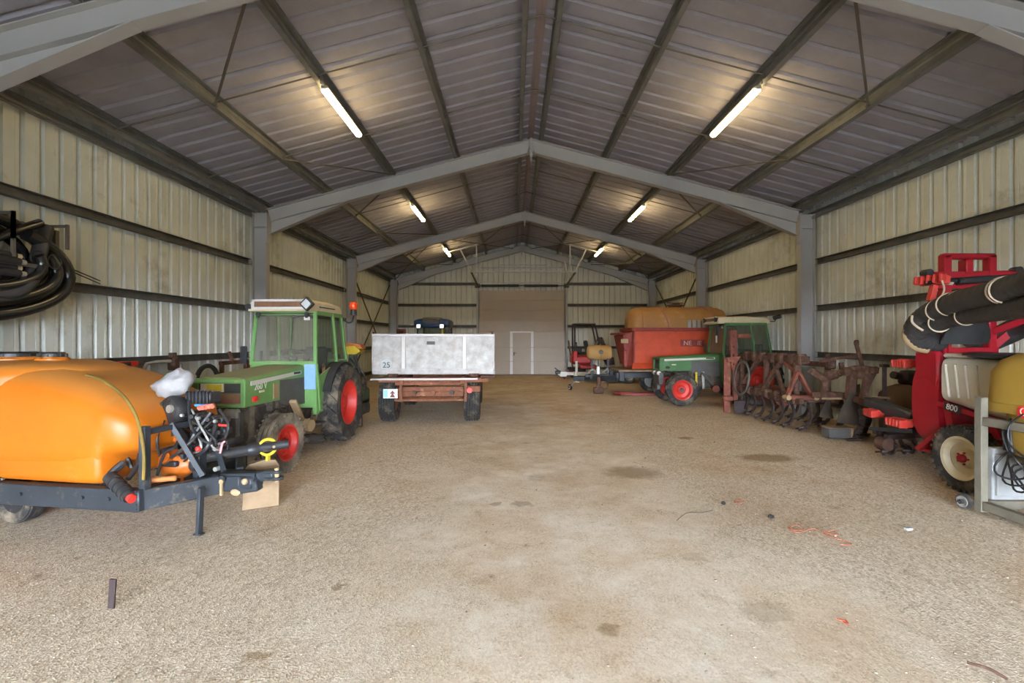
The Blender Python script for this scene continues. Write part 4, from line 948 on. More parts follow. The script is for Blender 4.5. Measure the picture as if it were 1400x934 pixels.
mb = MB(); mb.loft([rr(-.06, .3, 2.25, 2.42), rr(.1, .36, 2.23, 2.49), rr(.7, .36, 2.3, 2.51)]); mb.build('roof_vent', M['panel_grey'], rf)
for s in (-1, 1):
    mb = MB(); mb.box((s * .42 - .02, -.06, 2.15), (.17, .06, .16), .015); lp = mb.build('work_lamp', M['black'], rf)
    mb = MB(); mb.box((s * .42 - .02, -.1, 2.15), (.14, .02, .13), .01); mb.build('lens', emit_mat('lit work lamp', (1, 1, 1, 1), .9) if s < 0 else bpy.data.materials['lit work lamp'], lp)
mb = MB(); mb.box((.42, -.02, 1.95), (.06, .04, .2), .01); mb.build('yellow_tag', M['yellow'], t)
mb = MB(); mb.box((.68, .1, 1.93), (.14, .1, .18), .02); mb.build('mirror', M['black'], t)
mb = MB(); mb.box((0, 0, .7), (.5, .2, .3), .03); mb.bar((-.3, 0, .5), (-.4, -.9, .5), .06, .07); mb.bar((.3, 0, .5), (.4, -.9, .5), .06, .07); mb.build('rear_linkage', M['engine'], t)
# a maroon headstock beside it
t = thing('implement_headstock', 'maroon steel headstock rising just left of the blue tractor roof', 'farm implement', (-3.95, 16.9, 0))
mb = MB(); mb.bar((-.2, 0, 0), (0, 0, 1.95), .1, .1, b=.01); mb.bar((.25, 0, 0), (.05, 0, 1.95), .1, .1, b=.01); mb.box((.03, 0, 1.95), (.32, .14, .18), .03); mb.bar((-.25, 0, .5), (.3, 0, .5), .1, .1); mb.bar((.0, 0, 1.9), (.0, .9, .06), .08, .08); mb.box((0, .95, .05), (.9, .12, .1), .01); mb.build('mast', M['redframe'] if False else M['rust_bright'], t)
mb = MB(); mb.box((.03, -.08, 1.95), (.16, .04, .1), .01); mb.build('bracket', M['iron'], t)
M['olive_green'] = mat('dull olive green paint', '#5a6440', .6, 0, '#3f4630', 6, .5, .1, 20, dust='#7c705a', dscale=5, damount=.3)
# ================================================================ mower on the green tractor's linkage
t = thing('mounted_mulcher', 'green mulcher with yellow and orange hood behind the dusty green tractor', 'farm implement', (-3.47, 9.3, 0))
mb = MB(); mb.box((0, .1, .55), (1.2, .6, .34), .05); mb.box((.3, .05, .85), (.4, .3, .3), .04); mb.cyl((-.58, .35, .3), (.58, .35, .3), .1, n=18); mb.build('housing', M['olive_green'], t)
mb = MB(); mb.prism([(-.42, -.06), (.05, -.06), (.14, .0), (.02, .1), (-.42, .06)], (.42, -.1, 1.44), (1, 0, 0), (0, 0, 1), (0, .3, 0)); mb.build('guard', M['yellow'], t)
mb = MB(); mb.prism([(-.2, 0), (.16, -.02), (.12, .06), (-.1, .1), (-.2, .08)], (.42, -.06, 1.5), (1, 0, 0), (0, 0, 1), (0, .24, 0)); mb.build('hood_cap', mat('faded orange paint', '#c07236', .6, 0, '#a35b2b', 6), t)
mb = MB(); mb.bar((.4, 0, 1.42), (.3, .05, .7), .14, .14, b=.02); mb.bar((.1, -.05, .7), (.1, -.05, 1.4), .08, .08); mb.build('column_post', M['olive_green'], t)
mb = MB(); mb.tube([(.45, -.12, 1.35), (.55, -.2, 1.1), (.52, -.12, .8), (.4, -.1, .7)], .025, 8, k=5); mb.tube([(.36, -.12, 1.3), (.62, -.1, 1.0), (.62, 0, .7), (.5, 0, .55)], .02, 8, k=5); mb.build('hose', M['black'], t)
mb = MB()
for k in range(6): mb.box((.3 + .06 * k, -.12 + .05 * (k % 2), .62 + .09 * (k % 3)), (.09, .1, .08), .02)
mb.box((.55, .1, .36), (.1, .5, .3), .02); mb.build('gearbox', M['engine'], t)
for s in (-1, 1):
    mb = MB(); mb.bar((s * .56, -.1, .5), (s * .56, -.1, .004), .06, .05); mb.build('leg', M['engine'], t)
# ================================================================ red and white orchard sprayer against the right wall
t = thing('orchard_sprayer', 'crimson and off white air sprayer with folded black ducts, by the right wall', 'sprayer', (5.5, 5.2, 0))
X = local(t); QX = lambda a, b, c: X @ Q(a, b, c)
AX, AZ = V((1, 0, 0)), V((0, 0, 1))
def sx(y, x0, x1, z0, z1, e=4.5, n=44): return sring(X @ V(((x0 + x1) / 2, y, (z0 + z1) / 2)), AX, AZ, (x1 - x0) / 2, (z1 - z0) / 2, e, n)
mb = MB()
mb.loft([sx(*q, 6) for q in ((4.8, 5.15, 5.95, .9, 1.34), (4.83, 5.0, 6.1, .82, 1.42), (4.9, 4.94, 6.15, .81, 1.45), (5.2, 4.94, 6.15, .85, 1.46), (5.58, 4.94, 6.15, .92, 1.47), (5.63, 5.0, 6.1, .95, 1.45))])
for k in range(4): y = 5.12 + .12 * k; mb.bar(X @ V((4.948, y, 1.0)), X @ V((4.948, y + .05, 1.38)), .03, .05, up=(1, 0, 0), b=.012)
mb.box(X @ V((5.3, 5.5, 1.47)), (.5, .4, .05), .02); tank = mb.build('tank', M['whitetank'], t, 35)
mb = MB(); a, b = X @ V((4.935, 5.63, .91)), X @ V((4.935, 4.86, .81)); mb.bar(a, b, .05, .02, up=(1, 0, 0)); st = mb.build('red_stripe', M['redframe'], tank)
d = (b - a).normalized(); q = a + d * .21
mb = MB(); mb.obox(q + V((-.014, 0, .005)), V((.004, 0, 0)), d * .1, V((0, 0, .045))); mb.build('black_patch', M['black'], st)
text('800', .095, M['white'], st, q + V((-.02, 0, .005)), d, V((0, 0, 1)) - d * d.z, 'number')
mb = MB(); mb.lathe([(.3, 0), (.31, .02), (.3, .05), (0, .055)], X @ V((5.25, 5.15, 1.46)), AZ, 30); mb.box(X @ V((5.2, 5.1, 1.49)), (.5, .5, .025), .01); mb.build('tank_lid', M['black'], tank)
# fan casing
mb = MB(); mb.loft([sx(*q, 2.9) for q in ((5.64, 5.08, 5.98, .42, 1.38), (5.66, 4.97, 6.12, .31, 1.5), (5.85, 4.95, 6.14, .29, 1.52), (6.02, 4.96, 6.13, .3, 1.51), (6.05, 5.04, 6.04, .4, 1.42))]); mb.box(X @ V((5.02, 5.84, 1.3)), (.09, .34, .44), .03); fan = mb.build('fan_casing', M['redframe'], t, 40)
mb = MB(); mb.box(X @ V((5.4, 5.84, .31)), (.8, .4, .04), .008); mb.bar(X @ V((5.0, 5.95, .31)), X @ V((5.0, 5.6, .62)), .08, .05); mb.build('fan_foot', M['redframe'], fan)
mb = MB()
for x in (5.12, 5.95): mb.bar(X @ V((x, 4.8, .66)), X @ V((x, 5.9, .66)), .09, .12, b=.01)
for y in (4.85, 5.3, 5.75): mb.bar(X @ V((5.1, y, .66)), X @ V((5.97, y, .66)), .08, .1)
mb.bar(X @ V((5.06, 5.5, .42)), X @ V((5.06, 5.62, .95)), .09, .09); mb.bar(X @ V((5.06, 5.0, .62)), X @ V((5.06, 5.1, .8)), .1, .08); mb.bar(X @ V((5.02, 5.27, .36)), X @ V((5.98, 5.27, .36)), .08, .08)
for x in (5.12, 5.95): mb.bar(X @ V((x, 5.27, .38)), X @ V((x, 5.27, .62)), .08, .1)
mb.bar(X @ V((5.8, 4.85, .6)), X @ V((5.8, 3.9, .45)), .12, .12); mb.build('chassis', M['redframe'], t)
for s, x in ((-1, 4.94), (1, 6.06)): wheel(t, 'wheel', X @ V((x, 5.27, .36)), .36, .17, .225, 'rib', M['tyre'], M['cream_rim'] if 'cream_rim' in M else M['cream'], M['redframe'], 0, s < 0, .06, 5)
# mast
mb = MB(); R_ = M['redframe']
for x in (5.22, 5.76): mb.bar(X @ V((x, 5.85, 1.4)), X @ V((x, 5.85, 2.68)), .1, .1, b=.012)
mb.bar(X @ V((5.17, 5.85, 2.66)), X @ V((5.81, 5.85, 2.66)), .1, .07, b=.02); mb.bar(X @ V((4.98, 5.85, 2.43)), X @ V((6.08, 5.85, 2.45)), .09, .08, b=.01); mb.bar(X @ V((5.47, 5.85, 2.45)), X @ V((5.47, 5.85, 2.62)), .12, .09, b=.01)
mb.bar(X @ V((5.1, 5.85, 2.3)), X @ V((5.9, 5.85, 2.3)), .09, .06); mb.bar(X @ V((5.2, 5.85, 1.5)), X @ V((5.8, 5.85, 1.5)), .14, .12); mb.bar(X @ V((5.76, 5.85, 1.55)), X @ V((6.2, 5.75, 2.0)), .08, .08); mb.bar(X @ V((5.76, 5.8, 1.75)), X @ V((5.98, 5.3, 2.0)), .06, .07)
mast = mb.build('mast', R_, t)
mb = MB(); mb.cyl(X @ V((4.95, 5.8, 2.34)), X @ V((6.1, 5.8, 2.42)), .03, n=12); mb.cyl(X @ V((5.3, 5.78, 2.35)), X @ V((5.7, 5.78, 2.38)), .045, n=14); mb.build('ram', M['black'], mast)
for x, z in ((5.0, 2.46), (6.08, 2.49)):
    mb = MB(); mb.cyl(X @ V((x, 5.9, z)), X @ V((x, 5.8, z)), .045, n=14); mb.build('pulley', M['black'], mast)
# folded booms: ribbed ducts tied up with twine
D1 = [(1440, 376, 4.0), (1400, 389, 4.32), (1350, 403, 4.75), (1300, 416, 5.25), (1268, 431, 5.6), (1252, 449, 5.75), (1256, 464, 5.82), (1270, 470, 5.85), (1282, 468, 5.9)]
D2 = [(1440, 412, 4.02), (1400, 420, 4.36), (1350, 427, 4.82), (1305, 434, 5.3), (1270, 446, 5.6), (1253, 455, 5.75)]
for D, r in ((D1, .118), (D2, .1)):
    mb = MB(); pts = smooth_path([QX(*p) for p in D], 14); mb.tube(pts, [r + .004 * math.sin(i * 2.1) for i in range(len(pts))], 20)
    for i in range(0, len(pts), 1): pass
    mb.build('air_duct', M['duct'], t, 60)
mb = MB(); mb.tube([QX(1249, 444, 5.7), QX(1241, 452, 5.8), QX(1241, 463, 5.82), QX(1252, 474, 5.82), QX(1268, 478, 5.8)], .05, 12, k=6); mb.build('duct_collar', M['tan'], t)
mb = MB(); mb.tube([QX(1440, 432, 5.3), QX(1400, 445, 5.7), QX(1372, 458, 5.9), QX(1345, 468, 6.0), QX(1330, 462, 6.0)], .13, 18, k=8); mb.build('air_duct', M['duct'], t, 60)
mb = MB(); c = QX(1322, 450, 5.72); rings = []
for i in range(12):
    v = i / 11; rings.append([c + V(((.05 + .2 * math.sin(v * 1.9)) * math.cos(a) * (1 + .18 * math.sin(5 * a + v * 4)) + (v - .5) * -.1, .11 * math.sin(a), .24 - .42 * v)) for a in (k * 2 * PI / 36 for k in range(36))])
mb.loft(rings); mb.build('folded_sleeve', M['gloss_black'] if False else M['rubber'], t, 60)
def rope(c, r, n, w=1.):
    mb = MB(); c = V(c); x, y, _ = frame_of(n)
    mb.tube([c + x * (r * w * math.cos(a)) + y * (r * math.sin(a)) for a in (i * 2 * PI / 24 for i in range(24))], .008, 6, True); mb.build('twine', M['rope'], t)
dd = QX(1300, 416, 5.25) - QX(1350, 403, 4.75)
for p, r in (((1284, 424, 5.42), .122), ((1299, 416, 5.25), .123), ((1312, 413, 5.14), .122), ((1370, 397, 4.56), .123), ((1375, 396, 4.5), .123), ((1285, 441, 5.45), .105), ((1322, 431, 5.12), .104)): rope(QX(*p), r, dd + V((.1, 0, .1)))
mb = MB(); mb.tube([QX(1247, 432, 5.6), QX(1247, 440, 5.55), QX(1254, 447, 5.55), QX(1262, 452, 5.5)], .012, 6, k=4); mb.tube([QX(1286, 408, 5.35), QX(1291, 396, 5.35), QX(1288, 384, 5.4)], .01, 6, k=4); mb.build('twine_end', M['rope'], t)
# spray outlets
M['outlet'] = mat('scuffed red outlet plastic', '#e0453a', .5, 0, '#b5362c', 10, .5, dust='#a07a66', dscale=8, damount=.15)
def outlet(c, w, d, root=t):
    c = V(c); d = V(d).normalized(); x, y, _ = frame_of(d)
    mb = MB(); mb.loft([[c + d * u + x * (hx * a) + y * (hy * b) for a, b in ((-1, -1), (1, -1), (1, 1), (-1, 1))] for u, hx, hy in ((-.12, .04, .04), (-.06, .05, .05), (0, w, .06), (.03, w * 1.02, .055))])
    for k in range(5): mb.bar(c + x * (w * (-.6 + .3 * k)) - d * .1, c + x * (w * (-1.1 + .55 * k)) + d * .1, .035, .1, up=y, b=.01)
    o = mb.build('spray_outlet', M['outlet'], root)
    mb = MB(); mb.cyl(c - d * .22, c - d * .1, .045, n=12); mb.build('outlet_neck', M['whitetank'], o)
outlet(QX(1238, 497, 6.35), .12, (-1, .2, -.05)); outlet(QX(1231, 578, 6.2), .12, (-1, .1, 0)); outlet(QX(1196, 565, 6.9), .12, (-1, .3, .0)); outlet(QX(1277, 383, 5.8), .15, (-1, -.1, .1))
mb = MB(); mb.bar(QX(1188, 549, 7.2), QX(1252, 572, 6.2), .16, .14, b=.02); mb.bar(QX(1190, 586, 7.0), QX(1250, 590, 6.2), .05, .05); mb.bar(QX(1205, 566, 6.9), QX(1240, 578, 6.3), .05, .05); mb.build('rear_boom', M['bluegrey'], t)
mb = MB(); mb.bar(QX(1277, 390, 5.8), QX(1272, 412, 5.8), .06, .06); mb.build('outlet_arm', M['outlet'], t)
# ================================================================ mustard tank in a steel frame
t = thing('framed_tank', 'mustard yellow plastic tank in a weathered frame, cut by the right edge of view', 'tank', (4.95, 4.1, 0))
X = local(t); QX = lambda a, b, c: X @ Q(a, b, c)
def sy(z, x0, x1, y0, y1, e=5., n=44): return sring(X @ V(((x0 + x1) / 2, (y0 + y1) / 2, z)), V((1, 0, 0)), V((0, 1, 0)), (x1 - x0) / 2, (y1 - y0) / 2, e, n)
YE = 4.76
mb = MB(); mb.loft([sy(*q) for q in ((.42, 4.8, 5.25, 3.7, 4.3), (.45, 4.66, 5.36, 3.5, 4.45), (.55, 4.57, 5.42, 3.42, 4.54), (.75, 4.54, 5.44, 3.4, 4.57), (.97, 4.535, 5.44, 3.4, 4.58), (.98, 4.5, 5.45, 3.37, YE), (1.06, 4.5, 5.45, 3.37, YE), (1.07, 4.515, 5.44, 3.38, YE - .015), (1.35, 4.53, 5.42, 3.4, YE - .03), (1.46, 4.58, 5.38, 3.44, YE - .09), (1.52, 4.66, 5.3, 3.52, YE - .18), (1.555, 4.8, 5.2, 3.7, YE - .36))]); tank = mb.build('tank', M['olive'], t, 40)
mb = MB(); mb.lathe([(.17, 0), (.17, .05), (.12, .07), (0, .07)], X @ V((5.0, 3.95, 1.54)), AZ, 24); mb.build('filler_lid', M['black'], tank)
lg = X @ V((4.498, 4.2, 1.015))
mb = MB(); mb.loft([sring(lg + V((dx, 0, 0)), V((0, 1, 0)), AZ, .11, .055, 4, 28) for dx in (0, -.008)]); lp = mb.build('logo_plate', M['red'], tank)
text('C', .1, M['white'], lp, lg + V((-.01, .055, 0)), (0, -1, 0), (0, 0, 1), 'logo')
mb = MB(); 
for y in (4.62, 3.3): 
    for x in (4.47, 5.55): mb.box(X @ V((x, y, .56)), (.07, .075, 1.09 if y > 4 else 1.0), .006)
for z in (.08, .88):
    for x in (4.47, 5.55): mb.bar(X @ V((x, 4.58, z)), X @ V((x, 3.34, z)), .06, .08, b=.005)
    for y in ((4.62, 3.3) if z < .5 else (3.3,)): mb.bar(X @ V((4.5, y, z)), X @ V((5.52, y, z)), .06, .08, b=.005)
mb.bar(X @ V((4.5, 4.0, .42)), X @ V((5.55, 4.0, .42)), .2, .05); mb.bar(X @ V((4.5, 4.0, .08)), X @ V((4.5, 4.0, .42)), .06, .06); mb.bar(X @ V((5.55, 4.0, .08)), X @ V((5.55, 4.0, .42)), .06, .06)
mb.build('frame', M['oldwood'], t)
wheel(t, 'castor', X @ V((4.40, 4.72, .075)), .075, .045, .04, 'plain', M['tyre'], M['zinc'], M['dark'], .1, True, .01, 4)
mb = MB(); mb.box(X @ V((4.76, 4.68, .36)), (.34, .1, .5), .012); bx = mb.build('control_box', M['greybox'], t)
mb = MB(); mb.box(X @ V((4.74, 4.62, .36)), (.26, .03, .4), .006); mb.build('box_door', M['greybox'], bx)
rnd = random.Random(5)
mb = MB()
for k in range(5):
    c = X @ V((4.56 + .012 * k, 4.44 - .04 * k, .5 - .03 * k)); r = .17 + .02 * (k % 3)
    mb.tube([c + V((.05 * math.sin(a * 2 + k), r * .7 * math.cos(a), r * math.sin(a) * .75)) for a in (i * 2 * PI / 20 for i in range(20))], .009, 6, True)
mb.tube([X @ V((4.56, 4.45, .6)), X @ V((4.55, 4.5, .8)), X @ V((4.55, 4.42, .93))], .009, 6, k=4); mb.build('cable_coil', M['wire'], t)
mb = MB(); mb.tube([X @ V((4.47, 4.24, 1.0)), X @ V((4.43, 4.32, .88)), X @ V((4.42, 4.3, .72)), X @ V((4.44, 4.15, .62)), X @ V((4.46, 3.95, .6))], .008, 6, k=6); mb.build('cable', M['wire'], t)
for k, (y, x) in enumerate(((4.53, 4.62), (4.45, 4.58))):
    mb = MB(); mb.cyl(X @ V((x, y, .9)), X @ V((x, y, .62)), .025, n=10); mb.build('pipe', M['black'], t)
# ================================================================ rusty cultivator in front of the dark green tractor
t = thing('tine_cultivator', 'rust red tine cultivator with tall mast, in front of the dark green tractor', 'cultivator', (5.4, 9.9, 0))
X = local(t); QX = lambda a, b, c: X @ Q(a, b, c)
P = lambda x, y, z: X @ V((x, y, z))
mb = MB()
for x in (5.1, 5.8): mb.bar(P(x, 8.55, .56), P(x, 10.95, .56), .09, .1, b=.01)
for y in (8.8, 9.85, 10.9): mb.bar(P(5.05, y, .56), P(5.85, y, .56), .09, .09, b=.01)
mb.bar(P(5.2, 8.55, 1.3), P(5.2, 11.0, 1.27), .1, .12, b=.01); mb.bar(P(5.7, 8.7, 1.2), P(5.7, 10.9, 1.2), .08, .09, b=.01)
for y in (8.8, 9.85, 10.9):
    for x in (5.15, 5.72): mb.bar(P(x, y, .56), P(x, y, 1.25), .07, .09, b=.01)
mb.bar(P(5.1, 10.85, .6), P(5.2, 10.2, 1.28), .06, .07); mb.bar(P(5.1, 9.9, .6), P(5.2, 9.35, 1.28), .06, .08); mb.bar(P(5.1, 9.1, .6), P(5.2, 9.7, 1.28), .06, .07); mb.bar(P(5.2, 9.5, 1.3), P(5.7, 9.3, 1.2), .07, .07)
for k, y in enumerate((8.7, 8.95, 9.3, 9.62, 10.05, 10.35, 10.7)): mb.box(P(5.18, y, 1.3), (.16, .13, .2), .025); mb.box(P(5.1, y + .05, .58), (.16, .12, .18), .025)
fr = mb.build('frame', M['rust'], t)
mb = MB(); mb.bar(P(4.88, 11.05, 0.0), P(4.88, 11.05, 1.25), .15, .05, up=(0, 1, 0), b=.008); mb.bar(P(5.03, 11.02, .98), P(5.0, 11.02, 1.88), .16, .07, up=(0, 1, 0), b=.01); mb.bar(P(5.05, 11.0, .2), P(5.03, 11.02, 1.05), .1, .07, up=(0, 1, 0)); mb.bar(P(4.86, 11.03, 1.2), P(5.2, 11.0, 1.24), .12, .1); mb.box(P(4.9, 11.04, .32), (.24, .09, .12), .02); mb.box(P(5.22, 10.95, 1.74), (.3, .08, .1), .02)
for z in (1.1, 1.3, 1.5, 1.75): mb.cyl(P(5.01, 10.99, z), P(5.01, 10.94, z), .025, n=10)
mb.build('mast', M['rust_bright'], t)
mb = MB(); mb.bar(P(5.12, 8.72, 1.08), P(4.93, 8.72, .62), .1, .05, b=.01); mb.bar(P(5.12, 8.7, 1.08), P(5.36, 8.7, .62), .1, .05, b=.01); mb.bar(P(4.9, 8.7, .62), P(5.4, 8.7, .62), .1, .07, b=.01); mb.bar(P(5.14, 8.72, 1.05), P(5.2, 9.4, 1.28), .06, .07); mb.build('headstock', M['rust_bright'], t)
for x, z0 in ((4.9, .62), (5.4, .62)):
    mb = MB(); mb.cyl(P(x, 8.74, z0), P(x, 8.6, z0), .045, n=12); mb.build('hitch_pin', M['tan'], t)
mb = MB(); c = P(5.0, 10.6, .82); mb.tube([c + V((.04 * math.sin(a), .34 * math.cos(a), .36 * math.sin(a))) for a in (i * 2 * PI / 28 for i in range(28))], .022, 8, True); mb.build('cage_ring', M['girt'], t)
mb = MB(); c = P(5.5, 10.3, .5); mb.cyl(c + V((0, -.45, 0)), c + V((0, .4, 0)), .2, n=18); mb.build('roller', M['rust_bright'], t)
def tine(root, x, y, z, s=1., m='iron', mir=1):
    mb = MB(); pts = smooth_path([P(x, y, z), P(x, y - .1 * mir * s, z - .08), P(x, y - .16 * mir * s, z - .22 * s), P(x, y - .06 * mir * s, z - .38 * s), P(x - .02, y + .06 * mir * s, .09), P(x - .04, y + .14 * mir * s, .03)], 5)
    for i in range(len(pts) - 1): mb.bar(pts[i], pts[i + 1] + (pts[i + 1] - pts[i]) * .12, .05, .028, up=(1, 0, 0))
    mb.box(P(x, y, z - .02), (.1, .1, .1), .02); o = mb.build('tine', M[m], root)
    mb = MB(); q = P(x - .02, y + .06 * mir * s, .1); mb.prism([(-.01, -.07), (.2, 0), (-.01, .07), (-.05, 0)], q + V((0, 0, -.035)), V((-.1, mir, -.25)).normalized(), (1, 0, 0), (0, .0, .025)); mb.build('share', M[m], o)
for k in range(7):
    tine(t, 5.1 + (.1 if k == 0 else 0), 8.6 + .35 * k, .54)
    if k < 6: tine(t, 5.8, 9.0 + .34 * k, .54)
mb = MB(); mb.box(P(5.02, 10.68, .17), (.3, .05, .3), .02); mb.bar(P(5.05, 10.7, .3), P(5.1, 10.75, .55), .05, .05); mb.build('side_plate', M['iron'], t)
# ================================================================ plough
t = thing('mounted_plough', 'dark rusty plough with curved mouldboards standing next to the cultivator', 'plough', (5.5, 7.9, 0))
X = local(t); QX = lambda a, b, c: X @ Q(a, b, c); P = lambda x, y, z: X @ V((x, y, z))
mb = MB()
def poly(pts, w, h):
    pts = smooth_path(pts, 4)
    for i in range(len(pts) - 1): mb.bar(pts[i], pts[i + 1] + (pts[i + 1] - pts[i]) * .1, w, h, b=.012)
poly([QX(1108, 505, 8.5), QX(1128, 517, 8.3), QX(1148, 510, 8.05), QX(1172, 504, 7.8), QX(1198, 507, 7.5)], .12, .1)
poly([QX(1112, 540, 8.5), QX(1140, 540, 8.2), QX(1170, 545, 7.8), QX(1195, 556, 7.5)], .11, .11)
mb.bar(QX(1166, 505, 7.85), QX(1162, 545, 7.85), .13, .12, b=.02); mb.bar(QX(1128, 515, 8.3), QX(1126, 545, 8.35), .1, .1, b=.02)
mb.bar(QX(1188, 505, 7.6), QX(1180, 545, 7.65), .09, .09, b=.01); mb.bar(QX(1186, 527, 7.6), QX(1199, 502, 7.6), .06, .05)
for q in ((1137, 512, 8.2), (1160, 508, 7.9), (1178, 512, 7.7)): mb.box(QX(*q), (.2, .2, .14), .04)
mb.box(QX(1136, 497, 8.3), (.14, .12, .2), .03); mb.bar(QX(1136, 500, 8.3), QX(1130, 484, 8.3), .06, .06); mb.bar(QX(1150, 496, 8.15), QX(1152, 510, 8.1), .06, .06)
mb.build('beam', M['rust'], t)
mb = MB(); mb.bar(QX(1122, 494, 8.4), QX(1176, 485, 7.8), .045, .045); mb.bar(QX(1170, 468, 7.8), QX(1182, 512, 7.75), .06, .05); mb.box(QX(1171, 469, 7.8), (.07, .06, .1), .02); mb.build('link_arm', M['rust_bright'] if False else M['rust'], t)
def mould(root, px, py, y, s=1., m='mould', wx=1.):
    c = QX(px, py, y); rows = []
    for i in range(9):
        v = i / 8; row = []
        for j in range(9):
            u = j / 8
            row.append(c + V(((-.26 + .5 * u) * (1 - .55 * v) * wx + .1 * v, -.06 + .22 * u * u + .08 * math.sin(v * 2.2), (-.26 + .5 * v) - .1 * u * (1 - v))) * s)
        rows.append(row)
    mb = MB(); n = 9; vs = [p for r in rows for p in r] + [p + V((0, .015, 0)) for r in rows for p in r]; fs = []
    for i in range(8):
        for j in range(8): a = i * n + j; fs += [(a, a + 1, a + n + 1, a + n), (81 + a, 81 + a + n, 81 + a + n + 1, 81 + a + 1)]
    for j in range(8): fs += [(j, 81 + j, 82 + j, j + 1), (72 + j, 73 + j, 154 + j, 153 + j)]
    for i in range(8): a = i * n; fs += [(a, a + n, 81 + a + n, 81 + a), (a + 8, 89 + a, 89 + a + n, a + 8 + n)]
    mb.add(vs, fs); return mb.build('mouldboard', M[m], root, 50)
M['mould'] = mat('grey brown worn mouldboard steel', '#5d5246', .5, .35, '#463c33', 4, .5, .05, 20, dust='#77685a', dscale=4, damount=.2)
for px, py, y, s, wx in ((1168, 556, 7.75, .95, 1.3), (1132, 558, 8.3, .55, 1.2), (1172, 540, 7.95, .7, 1.2)): mould(t, px, py, y, s, 'mould', wx)
def leg(px0, py0, px1, py1, y, m='iron'):
    mb = MB(); g = G(px1, py1); g.z = 0; a = Q(px0, py0, y); b = g.copy()
    pts = smooth_path([X @ a, X @ a.lerp(b, .45) + V((.05, 0, .02)), X @ b + V((.02, 0, .12)), X @ b + V((0, 0, .035))], 4)
    for i in range(len(pts) - 1): mb.bar(pts[i], pts[i + 1] + (pts[i + 1] - pts[i]) * .1, .09, .05, b=.01)
    o = mb.build('leg', M[m], t)
    mb = MB(); q = X @ b; mb.prism([(-.2, 0), (.04, -.06), (.16, 0), (.04, .06)], q + V((0, 0, .004)), (1, .35, 0), (-.3, 1, 0), (0, 0, .03)); mb.build('share', M[m], o)
leg(1178, 560, 1170, 602, 7.7); leg(1152, 562, 1146, 590, 8.0); leg(1128, 562, 1120, 578, 8.4); leg(1186, 556, 1181, 596, 7.9)
for k, (a, b, y0, y1) in enumerate((((1124, 545), (1151, 545), 8.2, 8.0), ((1184, 543), (1216, 544), 7.6, 7.2))):
    mb = MB(); mb.bar(QX(*a, y0), QX(*b, y1), .03, .03); mb.build('wooden_handle', M['wood'], t)
# ================================================================ small spring cultivator
t = thing('spring_harrow', 'small dark spring tine harrow lying beside the crimson sprayer fan', 'harrow', (5.55, 6.85, 0))
X = local(t); P = lambda x, y, z: X @ V((x, y, z))
mb = MB(); mb.bar(P(5.2, 6.75, .3), P(6.2, 6.95, .3), .08, .08, b=.01); mb.bar(P(5.3, 7.1, .3), P(6.1, 7.2, .3), .07, .07); mb.bar(P(5.5, 6.8, .3), P(5.45, 7.15, .3), .06, .06); mb.bar(P(5.9, 6.88, .3), P(5.9, 7.2, .3), .06, .06); mb.bar(P(5.9, 7.2, .3), P(5.95, 7.0, 1.2), .05, .05); mb.build('frame', M['iron'], t)
for x, y in ((5.28, 6.78), (5.62, 6.84), (5.95, 6.9)): tine(t, x, y, .3, .6, 'iron', 1)
for x, y in ((5.4, 7.1), (5.8, 7.16)): tine(t, x, y, .3, .6, 'iron', -1)
mb = MB(); mb.cyl(P(5.2, 6.7, .2), P(5.2, 6.86, .2), .09, n=16); mb.build('depth_wheel', M['rust'], t)
# ---------------------------------------------------------------- loose things by the right wall
t = thing('crate', 'low dark grey crate with pale wooden end, under the plough', 'crate', (5.35, 8.22, 0))
c = G(1132, 601)
t.location = (c.x + .25, c.y + .1, 0)
mb = MB(); mb.box((-.06, 0, .1), (.36, .2, .17), .015)
for k in range(3): mb.box((-.06, -.102, .05 + .05 * k), (.34, .01, .015))
mb.build('body', M['panel_grey'], t)
mb = MB(); mb.box((.155, 0, .1), (.06, .22, .19), .012); mb.box((-.05, 0, .19), (.44, .22, .014), .004); mb.build('end_board', M['wood'], t)
mb = MB(); mb.tube([(5.62, 7.33, 0), (5.63, 7.34, .6), (5.64, 7.35, 1.25)], .03, 8); mb.box((5.64, 7.35, 1.26), (.1, .1, .05), .01)
tag(mb.build('iron_post', M['iron']), 'thin dark iron post standing before the right wall', 'post')
mb = MB(); mb.prism([(0, 0), (1.5, 0), (1.42, .16), (.45, .95), (.1, 1.0)], (6.45, 6.4, .004), (0, 1, 0), (.16, 0, .987), (.02, 0, -.004))
tag(mb.build('metal_sheet', M['panel_grey']), 'grey sheet metal offcut leaning on the right wall', 'sheet metal')
t = thing('wheel_weight', 'rusty brown domed iron casting on a block behind the sprayer boom', 'iron casting', (6.15, 7.65, 0))
mb = MB(); mb.lathe([(.3, .0), (.3, .5), (.32, .7), (.3, .8), (.2, .9), (.08, .95), (0, .95)], (0, 0, .0), AZ, 24); mb.build('casting', mat('brown casting', '#6e5640', .8, 0, '#57432f', 5, .5, .2, 20), t)
mb = MB(); mb.box((.1, 0, 1.05), (.26, .2, .24), .05); mb.cyl((-.05, 0, 1.08), (-.16, -.02, 1.1), .06, n=12); mb.build('gearbox', M['iron'], t)
